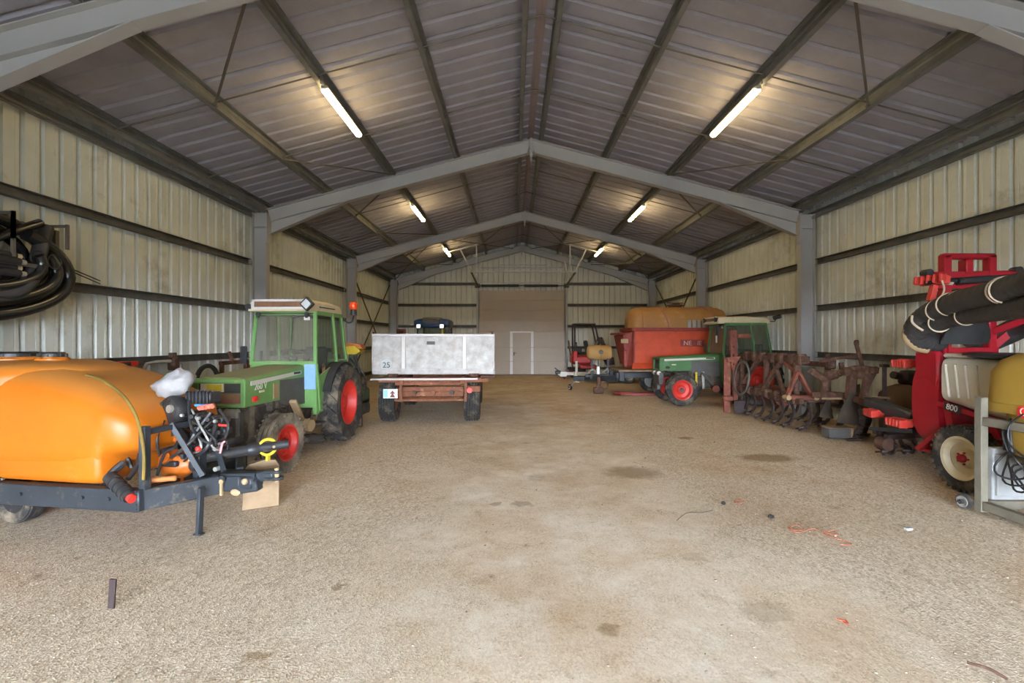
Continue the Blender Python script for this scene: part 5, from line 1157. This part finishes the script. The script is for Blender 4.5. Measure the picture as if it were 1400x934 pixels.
# ================================================================ hopper trailer, tanks and digger at the back right
t = thing('hopper_trailer', 'dark blue grey flat trailer with jockey wheel, loaded with the orange red hopper', 'trailer', (4.4, 14.9, 0))
X = local(t); P = lambda x, y, z: X @ V((x, y, z)); QX = lambda a, b, c: X @ Q(a, b, c)
mb = MB()
for y in (14.45, 15.35): mb.bar(P(3.05, y, .6), P(6.45, y, .6), .1, .16, b=.01); mb.bar(P(3.1, y, .5), P(2.3, 15.55, .42), .1, .18, b=.01)
for x in (3.2, 4.4, 5.6, 6.4): mb.bar(P(x, 14.3, .62), P(x, 15.5, .62), .08, .1)
mb.bar(P(2.75, 15.45, .44), P(1.95, 15.75, .4), .13, .15, b=.015); mb.box(P(2.55, 15.4, .5), (.3, .3, .14), .02); mb.box(P(3.2, 14.3, .58), (.16, .1, .3), .02); mb.build('frame', M['bluegrey'], t)
mb = MB(); mb.box(P(4.75, 14.9, .74), (3.3, 1.3, .07), .008); mb.build('plank_bed', M['wood'], t)
for x, y in ((4.55, 15.6), (4.1, 15.95), (5.2, 14.25), (5.2, 15.6)): pass
for x in (4.4, 5.2):
    for y in (14.2, 15.6): wheel(t, 'wheel', P(x, y, .34), .34, .2, .19, 'plain', M['tyre'], M['zinc'], M['dark'], PI / 2 if y > 15 else -PI / 2, False, .05, 5)
wheel(t, 'jockey_wheel', P(1.86, 15.9, .1), .1, .06, .05, 'plain', M['tyre'], M['zinc'], M['dark'], .4, True, .02, 4)
mb = MB(); mb.bar(P(1.88, 15.85, .1), P(1.97, 15.78, .38), .05, .04); mb.cyl(P(1.98, 15.75, .3), P(1.98, 15.75, .62), .03, n=10); mb.build('jockey_post', M['zinc'], t)
mb = MB(); mb.bar(P(2.62, 14.9, .06), P(2.62, 14.9, .5), .1, .1); mb.box(P(2.62, 14.9, .1), (.3, .2, .2), .03); mb.lathe([(.1, -.04), (.14, -.03), (.14, .03), (.1, .04)], P(2.78, 14.85, .26), (0, 1, 0), 20, True); mb.build('prop_stand', M['rust'], t)
mb = MB(); mb.tube([P(2.3, 15.4, .55), P(2.5, 15.2, .72), P(2.7, 15.25, .6), P(2.95, 15.1, .75)], .03, 8, k=5); mb.box(P(2.66, 15.2, .7), (.12, .12, .26), .02); mb.build('winch', M['zinc'], t)
# hopper
t = thing('spreader_hopper', 'orange red slope ended spreader hopper standing on the flat trailer', 'hopper', (4.85, 14.85, .776))
X = Matrix.Translation(-t.location)
mb = MB(); zb, zt = .8, 1.99
fr = [P_ for P_ in ((3.5, 14.25, zb + .12), (6.35, 14.25, zb + .12), (6.35, 14.15, zt), (3.5, 14.15, zt))]
mb.loft([[V(p) + X.translation for p in ((3.5, 14.28, .8), (6.4, 14.28, .8), (6.4, 15.5, .8), (3.5, 15.5, .8))], [V(p) + X.translation for p in ((3.5, 14.2, .98), (6.4, 14.2, .98), (6.4, 15.58, .98), (3.5, 15.58, .98))], [V(p) + X.translation for p in ((3.5, 14.15, 1.93), (6.45, 14.15, 1.93), (6.45, 15.62, 1.93), (3.5, 15.62, 1.93))]]); body = mb.build('body', M['hopper'], t, 20)
T = X.translation
mb = MB()
for y in (14.12, 15.65): mb.bar(V((3.45, y, 1.96)) + T, V((6.5, y, 1.96)) + T, .08, .1, b=.01)
mb.bar(V((3.48, 14.1, 1.96)) + T, V((3.48, 15.68, 1.96)) + T, .08, .1, b=.01)
for x in (3.52, 6.38): mb.bar(V((x, 14.15, .98)) + T, V((x, 14.12, 1.93)) + T, .07, .05)
mb.build('rim', M['hopper_dark'], body)
mb = MB(); mb.loft([[V(p) + T for p in q] for q in (((3.5, 14.3, .9), (3.5, 15.45, .9), (3.5, 15.55, 1.9), (3.5, 14.22, 1.9)), ((3.38, 14.4, .9), (3.38, 15.35, .9), (3.22, 15.5, 1.78), (3.22, 14.3, 1.78)))]); mb.box(V((3.3, 14.95, 1.84)) + T, (.36, 1.3, .06), .01); mb.box(V((3.3, 14.28, 1.1)) + T, (.1, .1, .5), .02); sl = mb.build('sloped_end', M['hopper_dark'], t, 20)
mb = MB(); mb.box(V((3.28, 14.28, 1.62)) + T, (.22, .03, .13), .004); mb.build('plate', M['tan'], sl)
text('RENAUT', .16, M['white_strip'], body, V((5.42, 14.155, 1.56)) + T, (1, 0, 0), (0, -.05, 1), 'lettering', .004) if False else None
M['fade'] = mat('faded white lettering', '#d6b4a6', .7, 0, '#b98270', 14, .5)
mb = MB(); mb.box(V((5.25, 14.168, 1.56)) + T, (.72, .012, .2)); pn = mb.build('name_panel', M['hopper_dark'], body)
text('BERTIER' if False else 'NE   IE', .19, M['fade'], pn, V((5.25, 14.157, 1.555)) + T, (1, 0, 0), (0, 0, 1), 'worn_lettering', .003)
text('. . .', .22, M['dark'], body, V((4.6, 14.165, 1.38)) + T, (1, 0, 0), (0, 0, 1), 'worn_lettering', .003) if False else None
# ochre tank in the hopper
t = thing('fibreglass_tank', 'long ochre fibreglass tank with rounded ends resting in the orange red hopper', 'tank', (4.95, 14.85, 1.9))
T = -V(t.location); c = V((0, 0, 2.14))
mb = MB(); mb.loft([sring(V((x, 14.85, 2.14)) + T, V((0, 1, 0)), AZ, r, r, 2.2, 40) for x, r in ((3.46, .2), (3.5, .34), (3.58, .43), (3.7, .49), (3.9, .51), (4.4, .515), (5.2, .515), (6.0, .51), (6.2, .49), (6.35, .43), (6.43, .33), (6.46, .2))])
for x in (3.86, 6.02): mb.lathe([(.512, -.03), (.526, -.02), (.526, .02), (.512, .03)], V((x, 14.85, 2.14)) + T, (1, 0, 0), 40, True)
tk = mb.build('shell', M['fibre'], t, 45)
mb = MB(); mb.lathe([(.2, 0), (.2, .06), (.24, .06), (.24, .1), (.1, .13), (0, .13)], V((5.0, 14.95, 2.64)) + T, AZ, 24); mb.bar(V((4.75, 14.95, 2.79)) + T, V((5.25, 14.95, 2.79)) + T, .04, .03); mb.build('manhole', M['rust'], tk)
for xa, xb in ((4.35, 4.62), (5.7, 6.05)):
    mb = MB(); mb.tube([V((xa + (xb - xa) * k / 10, 14.85 - .53 * math.sin(k / 10 * 1.75), 2.14 + .53 * math.cos(k / 10 * 1.75))) + T for k in range(11)], .022, 6); mb.build('strap', M['rope'] if False else mat('faded red strap', '#a8705c', .8), tk)
mb = MB()
for k in range(5): mb.box(V((5.2 + .14 * k, 14.3, 2.1)) + T, (.1, .05, .28), .015)
mb.box(V((5.5, 14.3, 1.98)) + T, (.75, .08, .06), .01); mb.build('sight_rack', M['greybox'], tk)
# tan drum on the drawbar end
t = thing('tan_drum', 'tan plastic drum lying crosswise in front of the orange red hopper', 'drum', (2.95, 15.3, 0))
T = -V(t.location)
mb = MB(); p = Q(820, 482, 15.3); mb.loft([sring(V((p.x + dx, 15.35, p.z)) + T, V((0, 1, 0)), AZ, r, r, 2.4, 32) for dx, r in ((-.4, .1), (-.38, .18), (-.32, .225), (-.02, .235), (0, .25), (.02, .235), (.3, .225), (.37, .17), (.39, .1))]); mb.build('drum', M['tan_tank'], t, 45)
mb = MB(); mb.cyl(V((p.x, 15.1, p.z + .02)) + T, V((p.x, 15.06, p.z + .02)) + T, .07, n=16); mb.build('drum_cap', M['panel_grey'], t)
mb = MB()
for dx in (-.25, .25):
    mb.bar(V((p.x + dx, 15.2, .5)) + T, V((p.x + dx, 15.3, p.z - .2)) + T, .06, .06); mb.bar(V((p.x + dx, 15.15, p.z - .22)) + T, V((p.x + dx, 15.5, p.z - .22)) + T, .06, .05)
mb.bar(V((p.x - .45, 15.3, .52)) + T, V((p.x + .45, 15.3, .52)) + T, .08, .06); mb.build('cradle', M['bluegrey'], t)
# red forks on the ground
t = MB(); a, b = G(850, 541), G(905, 543)
t.tube([a + V((0, .05, .05)), a + V((-.12, .2, .05)), a + V((0, .35, .05)), b + V((.3, .4, .05))], .04, 8, k=5); t.bar(a + V((0, .05, .05)), b + V((.3, 0, .05)), .07, .06)
tag(t.build('drag_hoop', M['hopper_dark']), 'maroon bent steel hoop lying flat beside the front wheel of the dark green tractor', 'steel hoop')
# galvanised plant trailer with white drawbar
t = thing('plant_trailer', 'low trailer with white drawbar and upright white jockey stand, below the small digger', 'trailer', (3.0, 19.3, 0))
X = local(t); P = lambda x, y, z: X @ V((x, y, z))
mb = MB(); mb.bar(P(1.75, 19.0, .33), P(3.6, 19.0, .33), .12, .12, b=.01); mb.bar(P(3.0, 18.5, .3), P(2.2, 19.0, .33), .08, .08); mb.bar(P(3.0, 19.6, .3), P(2.2, 19.0, .33), .08, .08); mb.box(P(1.95, 19.0, .31), (.3, .14, .2), .03); mb.build('drawbar', M['white'], t)
mb = MB(); mb.cyl(P(2.46, 18.85, .02), P(2.46, 18.85, .82), .05, n=14); mb.cyl(P(2.46, 18.85, .0), P(2.46, 18.85, .04), .12, n=14); mb.build('jockey_stand', M['white'], t)
mb = MB(); mb.box(P(1.75, 19.0, .38), (.22, .16, .14), .03); mb.bar(P(1.8, 19.0, .42), P(1.62, 19.0, .56), .05, .04); mb.build('coupling', M['black'], t)
mb = MB(); mb.box(P(4.4, 19.3, .38), (2.8, 1.5, .1), .01); mb.bar(P(4.4, 18.5, .28), P(4.4, 20.1, .28), .08, .08); mb.build('deck', M['zinc'], t)
for y in (18.5, 20.1): wheel(t, 'wheel', P(4.4, y, .27), .27, .17, .15, 'plain', M['tyre'], M['zinc'], M['dark'], PI / 2 if y > 19 else -PI / 2, False, .04, 5)
# mini digger
t = thing('mini_excavator', 'small red tracked digger with black canopy frame, by the right edge of the big door', 'excavator', (3.05, 20.9, 0))
X = local(t); P = lambda x, y, z: X @ V((x, y, z))
for y in (20.45, 21.35):
    mb = MB(); mb.loft([sring(P(3.2, y + dy, .22), V((1, 0, 0)), AZ, .75, .22, 5, 36) for dy in (-.12, .12)])
    for k in range(16): mb.box(P(2.52 + .09 * k, y, .44), (.035, .26, .03))
    mb.build('track', M['rubber'], t)
mb = MB(); mb.box(P(3.2, 20.9, .5), (.7, .7, .16), .02); mb.box(P(2.9, 20.9, .8), (.85, .9, .36), .08); mb.box(P(2.62, 20.6, .95), (.22, .3, .5), .05); mb.build('body', mat('bright red digger paint', '#c4201c', .4, 0, '#a81c18', 5), t)
mb = MB(); mb.box(P(2.95, 20.9, 1.08), (.45, .5, .12), .04); mb.obox(P(3.15, 20.9, 1.35), V((.06, 0, .01)), V((0, .24, 0)), V((-.05, 0, .28)), .04); mb.box(P(2.75, 20.65, 1.2), (.3, .25, .3), .05); mb.build('seat', M['seat'], t)
mb = MB()
for x, y, x2 in ((2.6, 20.5, 2.6), (2.6, 21.3, 2.6), (3.75, 20.5, 3.45), (3.75, 21.3, 3.45)): mb.tube([P(x, y, .95), P(x2 + (x - x2) * .1, y, 2.2), P(x2 - .04 if x > 3 else x2 + .04, y, 2.31)], .035, 8)
mb.bar(P(2.6, 20.5, 2.32), P(3.45, 20.5, 2.32), .07, .07, b=.02); mb.bar(P(2.6, 21.3, 2.32), P(3.45, 21.3, 2.32), .07, .07, b=.02); mb.bar(P(2.6, 20.5, 2.32), P(2.6, 21.3, 2.32), .07, .07); mb.bar(P(3.45, 20.5, 2.32), P(3.45, 21.3, 2.32), .07, .07); mb.box(P(3.03, 20.9, 2.335), (.86, .84, .03), .01); mb.build('canopy', M['black'], t)
mb = MB()
for y in (20.7, 21.1): mb.cyl(P(2.75, y, 1.2), P(2.68, y, 1.5), .02, n=8); mb.ball(P(2.68, y, 1.52), .045, 8)
mb.build('levers', M['black'], t)
mb = MB(); mb.bar(P(3.3, 20.9, .7), P(3.75, 20.9, 1.75), .16, .2, b=.03); mb.bar(P(3.75, 20.9, 1.75), P(4.1, 20.9, 1.0), .12, .16, b=.02); mb.build('boom', M['iron'], t)
mb = MB(); mb.bar(P(3.4, 20.75, .9), P(3.62, 20.8, 1.6), .05, .05); mb.build('ram', M['zinc'], t)
mb = MB(); mb.prism([(0, 0), (.3, -.1), (.34, -.4), (.05, -.45), (-.1, -.2)], P(4.0, 20.7, 1.0), (1, 0, 0), (0, 0, 1), (0, .4, 0)); mb.build('bucket', M['iron'], t)
mb = MB(); mb.bar(P(2.2, 20.4, .1), P(2.2, 21.4, .1), .06, .3); mb.bar(P(2.2, 20.9, .2), P(2.7, 20.9, .4), .1, .08); mb.build('dozer_blade', M['redframe'], t)
# plank and pipe by the door
mb = MB(); a, b = Q(781, 511, 22.2), Q(774, 468, 22.62); mb.bar((a.x + .12, 22.1, .0), (b.x + .12, 22.66, 1.6), .26, .04, up=(1, 0, 0), b=.005)
tag(mb.build('leaning_board', M['wood']), 'brown wooden board leaning on the gable wall just right of the big door', 'board')
mb = MB(); mb.cyl((2.42, 22.35, 0), (2.45, 22.5, 1.25), .03, n=10); tag(mb.build('white_pipe', M['zinc']), 'thin pale pipe upright against the right track of the big door', 'pipe')
# ================================================================ left wall: hose coil on its hook frame
t = thing('hose_coil', 'coil of glossy black spray hose hanging on the left wall', 'hose', (-5.5, 5.2, 2.45))
T = -V(t.location); rnd = random.Random(11)
def arc(xc, yc, zc, ry, rz, a0, a1, r, m='gloss_black', n=26, tw=0.):
    mb = MB(); pts = []
    for i in range(n + 1):
        a = a0 + (a1 - a0) * i / n; pts.append(V((xc + tw * (i / n - .5), yc + ry * math.cos(a), zc + rz * math.sin(a))) + T)
    mb.tube(pts, r, 12); return mb.build('hose', M[m], t, 60)
arc(-5.52, 4.7, 2.42, 1.28, .53, -PI * 1.0, PI * .30, .075, tw=.05)
arc(-5.62, 4.72, 2.5, 1.18, .56, -PI * .9, PI * .95, .07, tw=.04)
arc(-5.42, 4.75, 2.45, 1.0, .40, -PI * .95, PI * .16, .07, tw=-.06)
arc(-5.66, 4.6, 2.56, 1.0, .42, -PI * .8, PI * .85, .06)
arc(-5.36, 4.62, 2.5, .88, .33, -PI * .95, PI * .1, .055)
mb = MB(); mb.tube([Q(63, 312, 5.75) + T, Q(55, 340, 5.6) + T, Q(48, 366, 5.5) + T, Q(38, 388, 5.35) + T, Q(18, 400, 5.2) + T, Q(-15, 398, 5.0) + T], .075, 12, k=6); mb.build('hose', M['duct'], t, 60)
mb = MB(); mb.tube([Q(-20, 330, 5.1) + T, Q(20, 316, 5.35) + T, Q(55, 305, 5.65) + T], .05, 10, k=6); mb.build('hose', M['gloss_black'], t, 60)
for p in ((52, 353, 5.5), (75, 358, 5.62), (37, 392, 5.35)):
    mb = MB(); c = Q(*p) + T; mb.tube([c + V((.0, .085 * math.cos(a), .085 * math.sin(a))) for a in (i * 2 * PI / 16 for i in range(16))], .007, 6, True); mb.build('wire_tie', M['wire'], t)
t = thing('hose_bracket', 'grey welded steel rack on the left wall that carries the coiled black hose', 'bracket', (-5.75, 5.4, 2.5))
T = -V(t.location)
mb = MB()
a = Q(70, 298, 5.85); b = Q(98, 300, 6.0)
mb.bar((-5.76, a.y - .1, 2.98), (-5.4, a.y - .1, 2.98), .04, .04) if False else None
def wb(p, q, w=.03): mb.bar(V(p) + T, V(q) + T, w, w)
for y in (5.2, 5.83):
    wb((-5.75, y, 3.02), (-5.38, y, 3.02)); wb((-5.38, y, 3.04), (-5.38, y, 2.74)); wb((-5.75, y, 3.05), (-5.75, y, 2.3))
wb((-5.75, 5.83, 3.02), (-5.75, 5.2, 3.02)); wb((-5.38, 5.2, 2.55), (-5.38, 5.2, 3.04)); wb((-5.75, 5.2, 2.5), (-5.36, 5.2, 2.5)); wb((-5.38, 4.4, 2.48), (-5.38, 5.55, 2.48), .04)
wb((-5.75, 5.83, 2.98), (-5.73, 6.05, 2.98)); wb((-5.73, 6.05, 3.02), (-5.73, 6.05, 2.55), .05)
mb.build('rack', M['rod'], t)
for k in range(2):
    mb = MB(); mb.cyl(V((-5.7, 6.02, 2.62 - .03 * k)) + T, V((-5.66, 6.62, 2.46 - .04 * k)) + T, .008, n=6); mb.build('spike', M['iron'], t)
for k in range(4):
    mb = MB(); p = Q(20 + 6 * (k % 2), 350 + 8 * k, 5.25); mb.cyl(p + T + V((0, -.5, 0)), p + T, .04, n=12); hp = mb.build('lance', M['rubber'], t)
    mb = MB(); mb.cyl(p + T, p + T + V((0, .06, 0)), .03, n=12); mb.build('lance_tip', M['zinc' if k % 2 else 'cream'], hp)
# implements along the left wall behind the orange sprayer
t = thing('wall_toolbar', 'bright red implement beam along the left wall, showing above the orange tank', 'farm implement', (-5.4, 6.4, 0))
T = -V(t.location)
mb = MB(); mb.bar(V((-5.42, 5.7, 1.335)) + T, V((-5.42, 6.95, 1.315)) + T, .07, .07, b=.01)
for y in (5.8, 6.8): mb.bar(V((-5.42, y, 1.3)) + T, V((-5.42, y, .0)) + T, .06, .06)
mb.bar(V((-5.42, 5.8, .5)) + T, V((-5.42, 6.8, .5)) + T, .06, .06); mb.build('beam', M['red'], t)
mb = MB(); mb.cyl(V((-5.42, 6.6, 1.317)) + T, V((-5.42, 6.8, 1.314)) + T, .045, n=14); mb.build('coupling', M['black'], t)
t = thing('hoop_frame', 'grey tube hoop frame with fittings between the red beam and the rusty frame', 'farm implement', (-5.35, 7.5, 0))
T = -V(t.location)
mb = MB(); mb.tube([V((-5.4, 7.05, 0)) + T, V((-5.4, 7.05, 1.2)) + T, V((-5.4, 7.12, 1.3)) + T, V((-5.4, 7.3, 1.32)) + T, V((-5.4, 7.75, 1.32)) + T, V((-5.4, 7.85, 1.25)) + T, V((-5.4, 7.85, 0)) + T], .025, 8); mb.build('hoop', M['zinc'], t)
mb = MB(); mb.box(V((-5.4, 7.68, 1.27)) + T, (.12, .14, .2), .02); mb.box(V((-5.4, 7.66, 1.41)) + T, (.08, .1, .08), .01); mb.build('valve', M['rust'], t)
t = thing('rusty_frame', 'rusty square steel frame with a black hoop, against the left wall near the plastic sack', 'farm implement', (-5.3, 9.2, 0))
T = -V(t.location)
mb = MB()
for y in (8.95, 9.75): mb.bar(V((-5.4, y, 0)) + T, V((-5.4, y, 1.26)) + T, .06, .06)
mb.bar(V((-5.4, 8.9, 1.22)) + T, V((-5.4, 9.8, 1.22)) + T, .06, .07); mb.bar(V((-5.4, 9.3, 1.2)) + T, V((-5.5, 9.35, 1.42)) + T, .05, .05); mb.bar(V((-5.4, 8.95, .4)) + T, V((-5.4, 9.75, .4)) + T, .05, .05); mb.build('frame', M['rust'], t)
mb = MB(); mb.tube([V((-5.35, 8.45 + .3 * math.cos(a), .92 + .28 * math.sin(a))) + T for a in (i * 2 * PI / 24 for i in range(24))], .04, 8, True); mb.bar(V((-5.35, 8.45, .64)) + T, V((-5.35, 8.45, .0)) + T, .06, .06); mb.build('hoop', M['rubber'], t)
t = thing('red_drum', 'small red can standing by the left wall beyond the tractor hood', 'can', (-5.35, 10.15, 0))
mb = MB(); mb.lathe([(.26, 0), (.27, .02), (.27, .5), (.28, .52), (.27, .54), (.27, 1.16), (.28, 1.18), (.2, 1.2), (0, 1.2)], (0, 0, 0), AZ, 28); mb.build('body', M['redframe'], t)
mb = MB(); mb.cyl((.05, 0, 1.2), (.05, 0, 1.42), .03, n=10); mb.build('hand_pump', M['iron'], t)
# ================================================================ small things on the floor
def peg(px, py0, py1, label):
    g = G(px, py1); h = (py1 - py0) * g.y / F
    mb = MB(); mb.bar(g, g + V((.012, 0, h)), .04, .015, up=(0, 1, 0), b=.003); tag(mb.build('ghost_peg', M['iron']), label, 'peg')
peg(152, 792, 832, 'short dark peg added for a ghosted mark on the gravel, in front of the orange sprayer')  # made-up peg standing in for a ghosted mark
rnd = random.Random(21)
def curl(pts, label, m='string', r=.0028):
    mb = MB(); mb.tube([G(*p) + V((0, 0, .008 + .004 * (i % 2))) for i, p in enumerate(pts)], r, 6, k=6); tag(mb.build('twine_scrap', M[m]), label, 'twine')
curl([(1076, 722), (1085, 727), (1098, 725), (1090, 720), (1078, 724), (1092, 730), (1112, 724), (1128, 730), (1146, 733), (1140, 727), (1126, 731), (1143, 738), (1160, 742), (1163, 747), (1148, 746)], 'long curl of orange red baler twine on the floor')
curl([(1003, 688), (1012, 684), (1017, 687), (1008, 691), (1004, 686), (1014, 685)], 'small knot of orange red twine behind the long curl')
curl([(1144, 848), (1150, 851), (1156, 850), (1160, 856), (1154, 853), (1148, 849), (1158, 853)], 'tight red scrap of twine lying nearest the camera', 'string', .004)
curl([(925, 713), (940, 703), (960, 702), (975, 699)], 'thin dark wire bit lying left of the orange twine', 'wire', .003)
mb = MB(); g = G(1054, 709); mb.ball(g + V((0, 0, .018)), (.03, .025, .02), 10, .3); tag(mb.build('dark_lump', M['dark']), 'small black lump at the end of the orange twine', 'scrap')
mb = MB(); g = G(989, 690); mb.ball(g + V((0, 0, .016)), (.025, .02, .018), 10, .3); tag(mb.build('dark_lump', M['dark']), 'small black lump beside the knot of twine', 'scrap')
mb = MB(); g = G(1242, 725); mb.box(g + V((0, 0, .012)), (.07, .04, .024), .006, .3); tag(mb.build('glass_scrap', M['greybox']), 'small pale grey scrap on the gravel right of the twine', 'scrap')
mb = MB(); a, b = G(1322, 909), G(1378, 932); mb.tube([a + V((0, 0, .012)), a.lerp(b, .5) + V((.01, 0, .02)), b + V((0, 0, .01))], .007, 6, k=4); tag(mb.build('twig', M['rust']), 'thin dark twig on the gravel at the bottom right corner', 'twig')
# a dirt clod near the tractor step
mb = MB(); g = G(428, 604); mb.ball(g + V((0, 0, .05)), (.22, .12, .08), 16, .5, 2.); tag(mb.build('dirt_clod', M['engine']), 'dark clod of dirt on the floor between the wheels of the left tractor', 'clod')
# loose stones
mb = MB()
for k in range(1500):
    y = 1.9 + 9 * rnd.random() ** 1.5; x = rnd.uniform(-1.1, 1.15) * y + .1
    if not (-5.6 < x < 6.4) or (x < -2.05 and y > 3.6) or (x > 4.3 and y > 4): continue
    side = abs(x - .5) / 4
    if rnd.random() > .25 + side: continue
    r = rnd.uniform(.003, .008) * (1.7 if rnd.random() < .04 else 1)
    z = r * .35; c = V((x, y, z - .004)); q = rnd.random() * 6
    pts = [c + V((r * (1 + .3 * rnd.random()) * math.cos(a + q), r * math.sin(a + q) * (.7 + .4 * rnd.random()), 0)) for a in (i * PI / 2.5 for i in range(5))]
    mb.add([p + V((0, 0, -r * .3)) for p in pts] + [c + (p - c) * .7 + V((0, 0, r * .55)) for p in pts], [(i, (i + 1) % 5, 5 + (i + 1) % 5, 5 + i) for i in range(5)] + [(5, 6, 7, 8, 9)])
tag(mb.build('floor_gravel', mat('loose gravel stones', '#8f8270', .95, 0, '#6b5f50', 30, .5, 0, spec=.1)), 'loose small stones scattered over the shed floor', 'gravel', kind='stuff')
# ================================================================ light and camera
w = bpy.data.worlds.new('overcast daylight'); SC.world = w; w.use_nodes = True
bg = w.node_tree.nodes['Background']; bg.inputs['Strength'].default_value = 76.0
tc = w.node_tree.nodes.new('ShaderNodeTexCoord'); sp = w.node_tree.nodes.new('ShaderNodeSeparateXYZ'); rp = w.node_tree.nodes.new('ShaderNodeValToRGB')
w.node_tree.links.new(tc.outputs['Generated'], sp.inputs[0]); w.node_tree.links.new(sp.outputs['Z'], rp.inputs['Fac'])
e = rp.color_ramp.elements; e[0].position = 0.; e[0].color = (.03, .03, .03, 1); e[1].position = .9; e[1].color = (.62, .8, 1.1, 1)
q = e.new(.02); q.color = (.82, .93, 1.1, 1)
w.node_tree.links.new(rp.outputs['Color'], bg.inputs['Color'])
cam = bpy.data.cameras.new('camera'); cam.lens = 36 * F / 1400; cam.sensor_width = 36; cam.sensor_fit = 'HORIZONTAL'
cam.shift_x = (700 - CX) / 1400; cam.shift_y = (CY - 467) / 1400; cam.clip_start = .05; cam.clip_end = 200
co = bpy.data.objects.new('camera', cam); COL.objects.link(co); co.location = (0, 0, EYE); co.rotation_euler = (PI / 2, 0, 0)
SC.camera = co
SC.view_settings.view_transform = 'Standard'; SC.view_settings.look = 'None'; SC.view_settings.gamma = 1; SC.view_settings.use_curve_mapping = False
SC.view_settings.exposure = 0.25
SC.cycles.use_denoising = True
SC.cycles.max_bounces = 8; SC.cycles.diffuse_bounces = 5; SC.cycles.transparent_max_bounces = 12; SC.cycles.sample_clamp_indirect = 4
